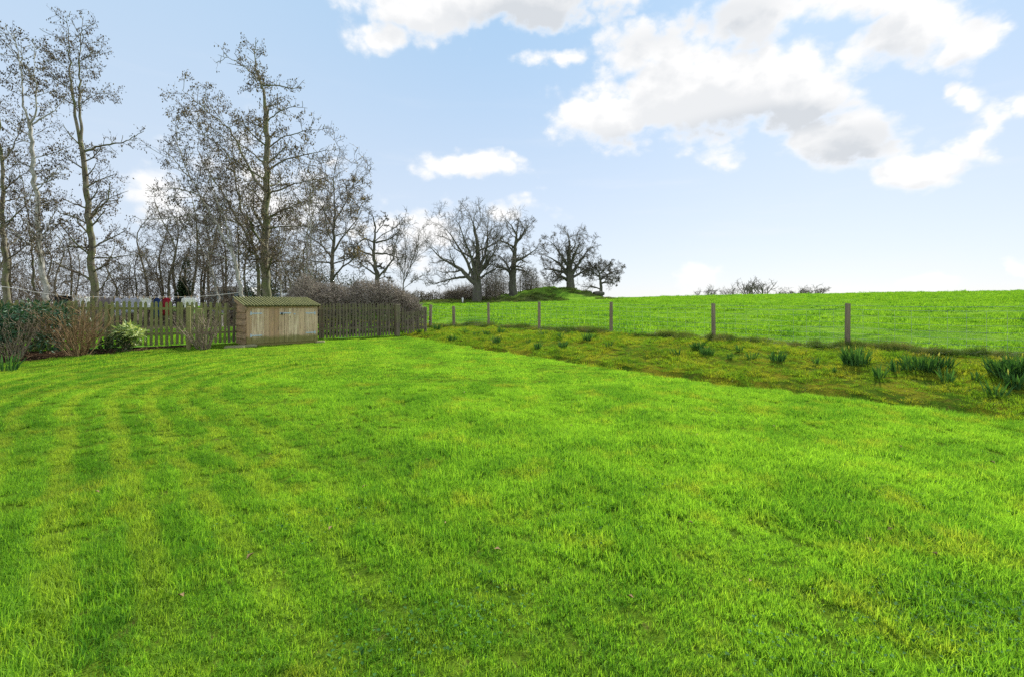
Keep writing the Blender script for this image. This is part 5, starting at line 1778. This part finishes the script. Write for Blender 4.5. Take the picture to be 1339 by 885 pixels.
# fallen leaves on the lawn
m_ = MB()
V, T = leaf_quads(np.zeros((1, 3)), np.array([[1.0, 0, .1]]), np.array([[0, 0, 1.0]]), [.09], [.05], .5)
m_.add(V, None, T, .6)
lf = m_.build('fallen_leaf', M['fallen_leaf'])
LP = [(1074, 676, 1.3), (1302, 612, 1.2), (655, 728, .9), (696, 645, .8), (473, 644, 1.0), (1100, 694, 1.0), (913, 572, .9), (745, 560, .9), (322, 742, 1.1), (240, 790, 1.0), (608, 515, .9), (1160, 700, .8), (1140, 716, .9), (560, 606, .8), (528, 602, .8), (1095, 605, .7), (178, 560, .8), (410, 560, .7), (820, 790, .8), (980, 770, .7), (1230, 735, .9), (585, 690, .7), (900, 690, .7), (430, 700, .8), (130, 650, .8), (1010, 560, .8), (350, 600, .7), (1180, 590, .8)]
for i, (px, py, k) in enumerate(LP):
    o = lf if i == 0 else lf.copy()
    if i: COL.objects.link(o)
    o.location = hit(px, py) + Vector((0, 0, .04)); o.rotation_euler = (.3 * math.sin(i * 3), .3 * math.cos(i * 2), i * 1.7); o.scale = (k * .62, k * .62, k * .62)
    tag(o, 'curled brown fallen leaf lying in the lawn grass', 'leaf', 'fallen leaves on the lawn')

# ------------------------------------------------------------------ washing line and clothes
TL = TF + .75


def line_pt(px, py):
    u = (px - 669.5) / F
    y = TL / (.735 - .678 * u)
    return Vector((u * y, y, EYE + (396 - py) / F * y))


LINE = [(-10, 374), (20, 377), (55, 384), (75, 386), (110, 388.5), (160, 389), (200, 389), (245, 388.5), (262, 388), (285, 386), (312, 383)]
lp = [line_pt(*q) for q in LINE]
wl = empty('washing_line', lp[0]); tag(wl, 'thin pale washing line sagging behind the picket tops', 'washing line')
m_ = MB(); m_.tubes(resample([tuple(p - lp[0]) for p in lp], 50), np.full(50, .008), 5); m_.build('rope', M['rope'], wl)


def line_at(px):
    xs_ = [q[0] for q in LINE]; ys_ = [q[1] for q in LINE]
    return line_pt(px, float(np.interp(px, xs_, ys_)))


m_peg = None
pegs = [75, 88, 96, 103, 111, 122, 137, 150, 157, 169, 180, 188, 196, 202, 209, 214, 222, 233, 242, 250, 258]
for i, px in enumerate(pegs):
    if m_peg is None:
        m_ = MB(); m_.box((-.008, -.014, -.05), (.008, -.003, .04), .4); m_.box((-.008, .003, -.05), (.008, .014, .04), .7); m_peg = m_.build('peg', M['peg'], wl); o = m_peg
    else:
        o = m_peg.copy(); COL.objects.link(o); o.parent = wl
    o.location = line_at(px) - lp[0]; o.rotation_euler = (0, 0, RZ)


def cloth(name, label, px0, px1, kind, L, mat, seed):
    """garment hanging from the line between two image columns"""
    r = np.random.default_rng(seed)
    a, b = line_at(px0), line_at(px1)
    w = (b - a).length
    ang_ = math.atan2(b.y - a.y, b.x - a.x)
    if kind == 'trousers':
        out = [(0, 0), (w, 0), (w * 1.02, -L), (w * .62, -L), (w * .5, -L * .3), (w * .38, -L), (-w * .02, -L)]
        polys = [[(0, 0), (w * .5, 0), (w * .5, -L * .3), (w * .36, -L), (-w * .03, -L)], [(w * .5, 0), (w, 0), (w * 1.03, -L), (w * .64, -L), (w * .5, -L * .3)]]
    elif kind == 'top':
        polys = [[(0, 0), (w, 0), (w * 1.0, -L), (0, -L)], [(-.07, -.02), (0, 0), (0, -.16), (-.05, -.34), (-.10, -.33)], [(w, 0), (w + .07, -.02), (w + .10, -.33), (w + .05, -.34), (w, -.16)]]
    elif kind == 'socks':
        polys = []
        for k in range(3):
            c = w * (.12 + .38 * k)
            polys.append([(c - .045, 0), (c + .045, 0), (c + .04, -L * .8), (c + .09, -L), (c - .02, -L), (c - .04, -L * .85)])
    else:
        polys = [[(0, 0), (w, 0), (w, -L), (0, -L)]]
    m_ = MB()
    for pi_, po in enumerate(polys):
        xs_ = [p[0] for p in po]; zs = [p[1] for p in po]
        nxx, nzz = 9, 9
        z0, z1 = max(zs), min(zs)
        rows = []
        for k in range(nzz):
            zz = z0 + (z1 - z0) * (k / (nzz - 1)) * .999 - 1e-4
            cr = []
            for i in range(len(po)):
                (xa, za), (xb, zb) = po[i], po[(i + 1) % len(po)]
                if (za - zz) * (zb - zz) <= 0 and za != zb:
                    cr.append(xa + (xb - xa) * (zz - za) / (zb - za))
            if not cr: cr = [np.mean(xs_)] * 2
            lo_, hi_ = min(cr), max(cr)
            xx = np.linspace(lo_, hi_, nxx)
            sag = -.012 * np.sin(np.linspace(0, math.pi, nxx)) if k == 0 else 0
            yy = .025 * (k / (nzz - 1)) * np.sin(xx * 26 + seed + pi_) + .015 * math.sin(k * .7 + seed)
            rows.append(np.stack([xx, yy, np.full(nxx, zz) + sag], -1))
        V = np.stack(rows, 0)
        Vb = V + np.array([0, .008, 0])
        idx = np.arange(nxx * nzz).reshape(nzz, nxx)
        Q = np.stack([idx[:-1, :-1], idx[1:, :-1], idx[1:, 1:], idx[:-1, 1:]], -1).reshape(-1, 4)
        n_ = nxx * nzz
        rim = list(idx[0, :]) + list(idx[1:, -1]) + list(idx[-1, -2::-1]) + list(idx[-2:0, 0])
        Qr = [(rim[i], rim[(i + 1) % len(rim)], rim[(i + 1) % len(rim)] + n_, rim[i] + n_) for i in range(len(rim))]
        m_.add(np.concatenate([V.reshape(-1, 3), Vb.reshape(-1, 3)]), np.concatenate([Q, Q[:, ::-1] + n_, np.array(Qr)]), None, r.random())
    o = m_.build(name, mat, smooth=True, loc=a - Vector((0, 0, .012))); o.rotation_euler = (0, 0, ang_)
    tag(o, label, 'clothes')


cloth('jumper', 'black jumper hanging at the left end of the washing line', 76, 88, 'top', .55, M['cloth_black'], 1)
cloth('white_socks', 'row of long white stockings hanging left on the washing line', 97, 117, 'socks', .70, M['cloth_white'], 2)
cloth('shirt', 'brownish shirt on the line between the stockings and the lilac shirt', 133, 143, 'top', .42, M['cloth_greyc'], 3)
cloth('trousers', 'slate lilac trousers hanging right of the brownish shirt', 150, 158, 'trousers', .55, M['cloth_lilac'], 4)
cloth('shirt', 'pale lilac shirt hanging left of the white trousers', 164, 178, 'top', .45, M['cloth_lilac'], 5)
cloth('trousers', 'short white trousers hanging in the middle of the washing line', 184, 198, 'trousers', .36, M['cloth_white'], 6)
cloth('trousers', 'navy blue trousers hanging next to the red ones', 201, 210, 'trousers', .62, M['cloth_navy'], 7)
cloth('trousers', 'red trousers hanging on the washing line', 213, 223, 'trousers', .55, M['cloth_red'], 8)
cloth('towel', 'dark narrow cloth hanging right of the red trousers', 230, 236, 'towel', .40, M['cloth_black'], 9)
cloth('vest', 'white vest hanging at the right end of the washing line', 241, 252, 'top', .36, M['cloth_white'], 10)

# ------------------------------------------------------------------ caravan and car beyond the wood edge
p = at(311, 37)
cv = empty('caravan', p, R(6)); tag(cv, 'white caravan with pale blue windows half hidden by the alders behind the shed', 'caravan')
m_ = MB(); m_.prism([(-1.6, .45), (1.6, .45), (1.75, .9), (1.62, 1.9), (1.35, 2.42), (-1.35, 2.42), (-1.7, 1.9), (-1.75, .9)], -1.0, 1.0, 'y'); m_.build('body', M['white_panel'], cv)
for a, b in ((-1.5, -.5), (-.35, .45), (.6, 1.5)):
    f_ = MB(); f_.box((a, -1.03, 1.2), (b, -1.003, 2.05), .5); f_ = f_.build('window', M['glass'], cv)
    g_ = MB()
    for lo_, hi_ in (((a - .04, -1.04, 1.16), (b + .04, -1.004, 1.2)), ((a - .04, -1.04, 2.05), (b + .04, -1.004, 2.09)), ((a - .04, -1.04, 1.2), (a, -1.004, 2.05)), ((b, -1.04, 1.2), (b + .04, -1.004, 2.05))):
        g_.box(lo_, hi_)
    g_.build('frame', M['dark'], f_)
m_ = MB(); m_.box((-.8, -.7, 2.42), (.5, .6, 2.5), .5, bev=.02); m_.build('roof_hatch', M['white_panel'], cv)
for sy in (-.85, .85):
    m_ = MB(); m_.tubes(np.array([(.1, sy - .1, .3), (.1, sy - .095, .3), (.1, sy + .095, .3), (.1, sy + .1, .3)]), np.array([.02, .32, .32, .02]), 18); m_.build('wheel', M['rubber'], cv, True)
p = at(363, 31)
cr = empty('parked_car', p, R(-12)); tag(cr, 'small silver car partly seen above the shed roof', 'car')
m_ = MB(); m_.prism([(-.85, .3), (.85, .3), (.88, .8), (.84, 1.0), (-.84, 1.0), (-.88, .8)], -2.0, 2.0, 'y'); m_.build('body', M['silver'], cr)
m_ = MB()
ringA = [(-.80, 1.001), (.80, 1.001), (.62, 1.86), (-.62, 1.86)]
V = [(a, -1.1 + (b - 1.0) * .75, b) for a, b in ringA] + [(a, 1.5 - (b - 1.0) * .6, b) for a, b in ringA]
m_.hard = True; m_.add(V, [(0, 1, 2, 3), (5, 4, 7, 6), (1, 5, 6, 2), (4, 0, 3, 7), (3, 2, 6, 7)]); m_.build('roof', M['silver'], cr)
m_ = MB(); V = [(-.70, -1.1 + .06 - .02, 1.08), (.70, -1.1 + .06 - .02, 1.08), (.58, -1.1 + .57 - .02, 1.76), (-.58, -1.1 + .57 - .02, 1.76)]
m_.add(V + [(a, b - .012, c) for a, b, c in V], [(0, 1, 2, 3), (4, 5, 6, 7), (0, 4, 5, 1), (1, 5, 6, 2), (2, 6, 7, 3), (3, 7, 4, 0)]); m_.build('windscreen', M['glass'], cr)
for sx in (-.82, .82):
    for sy in (-1.25, 1.25):
        m_ = MB(); m_.tubes(np.array([(sx - .1, sy, .31), (sx - .095, sy, .31), (sx + .095, sy, .31), (sx + .1, sy, .31)]), np.array([.02, .31, .31, .02]), 16); m_.build('wheel', M['rubber'], cr, True)
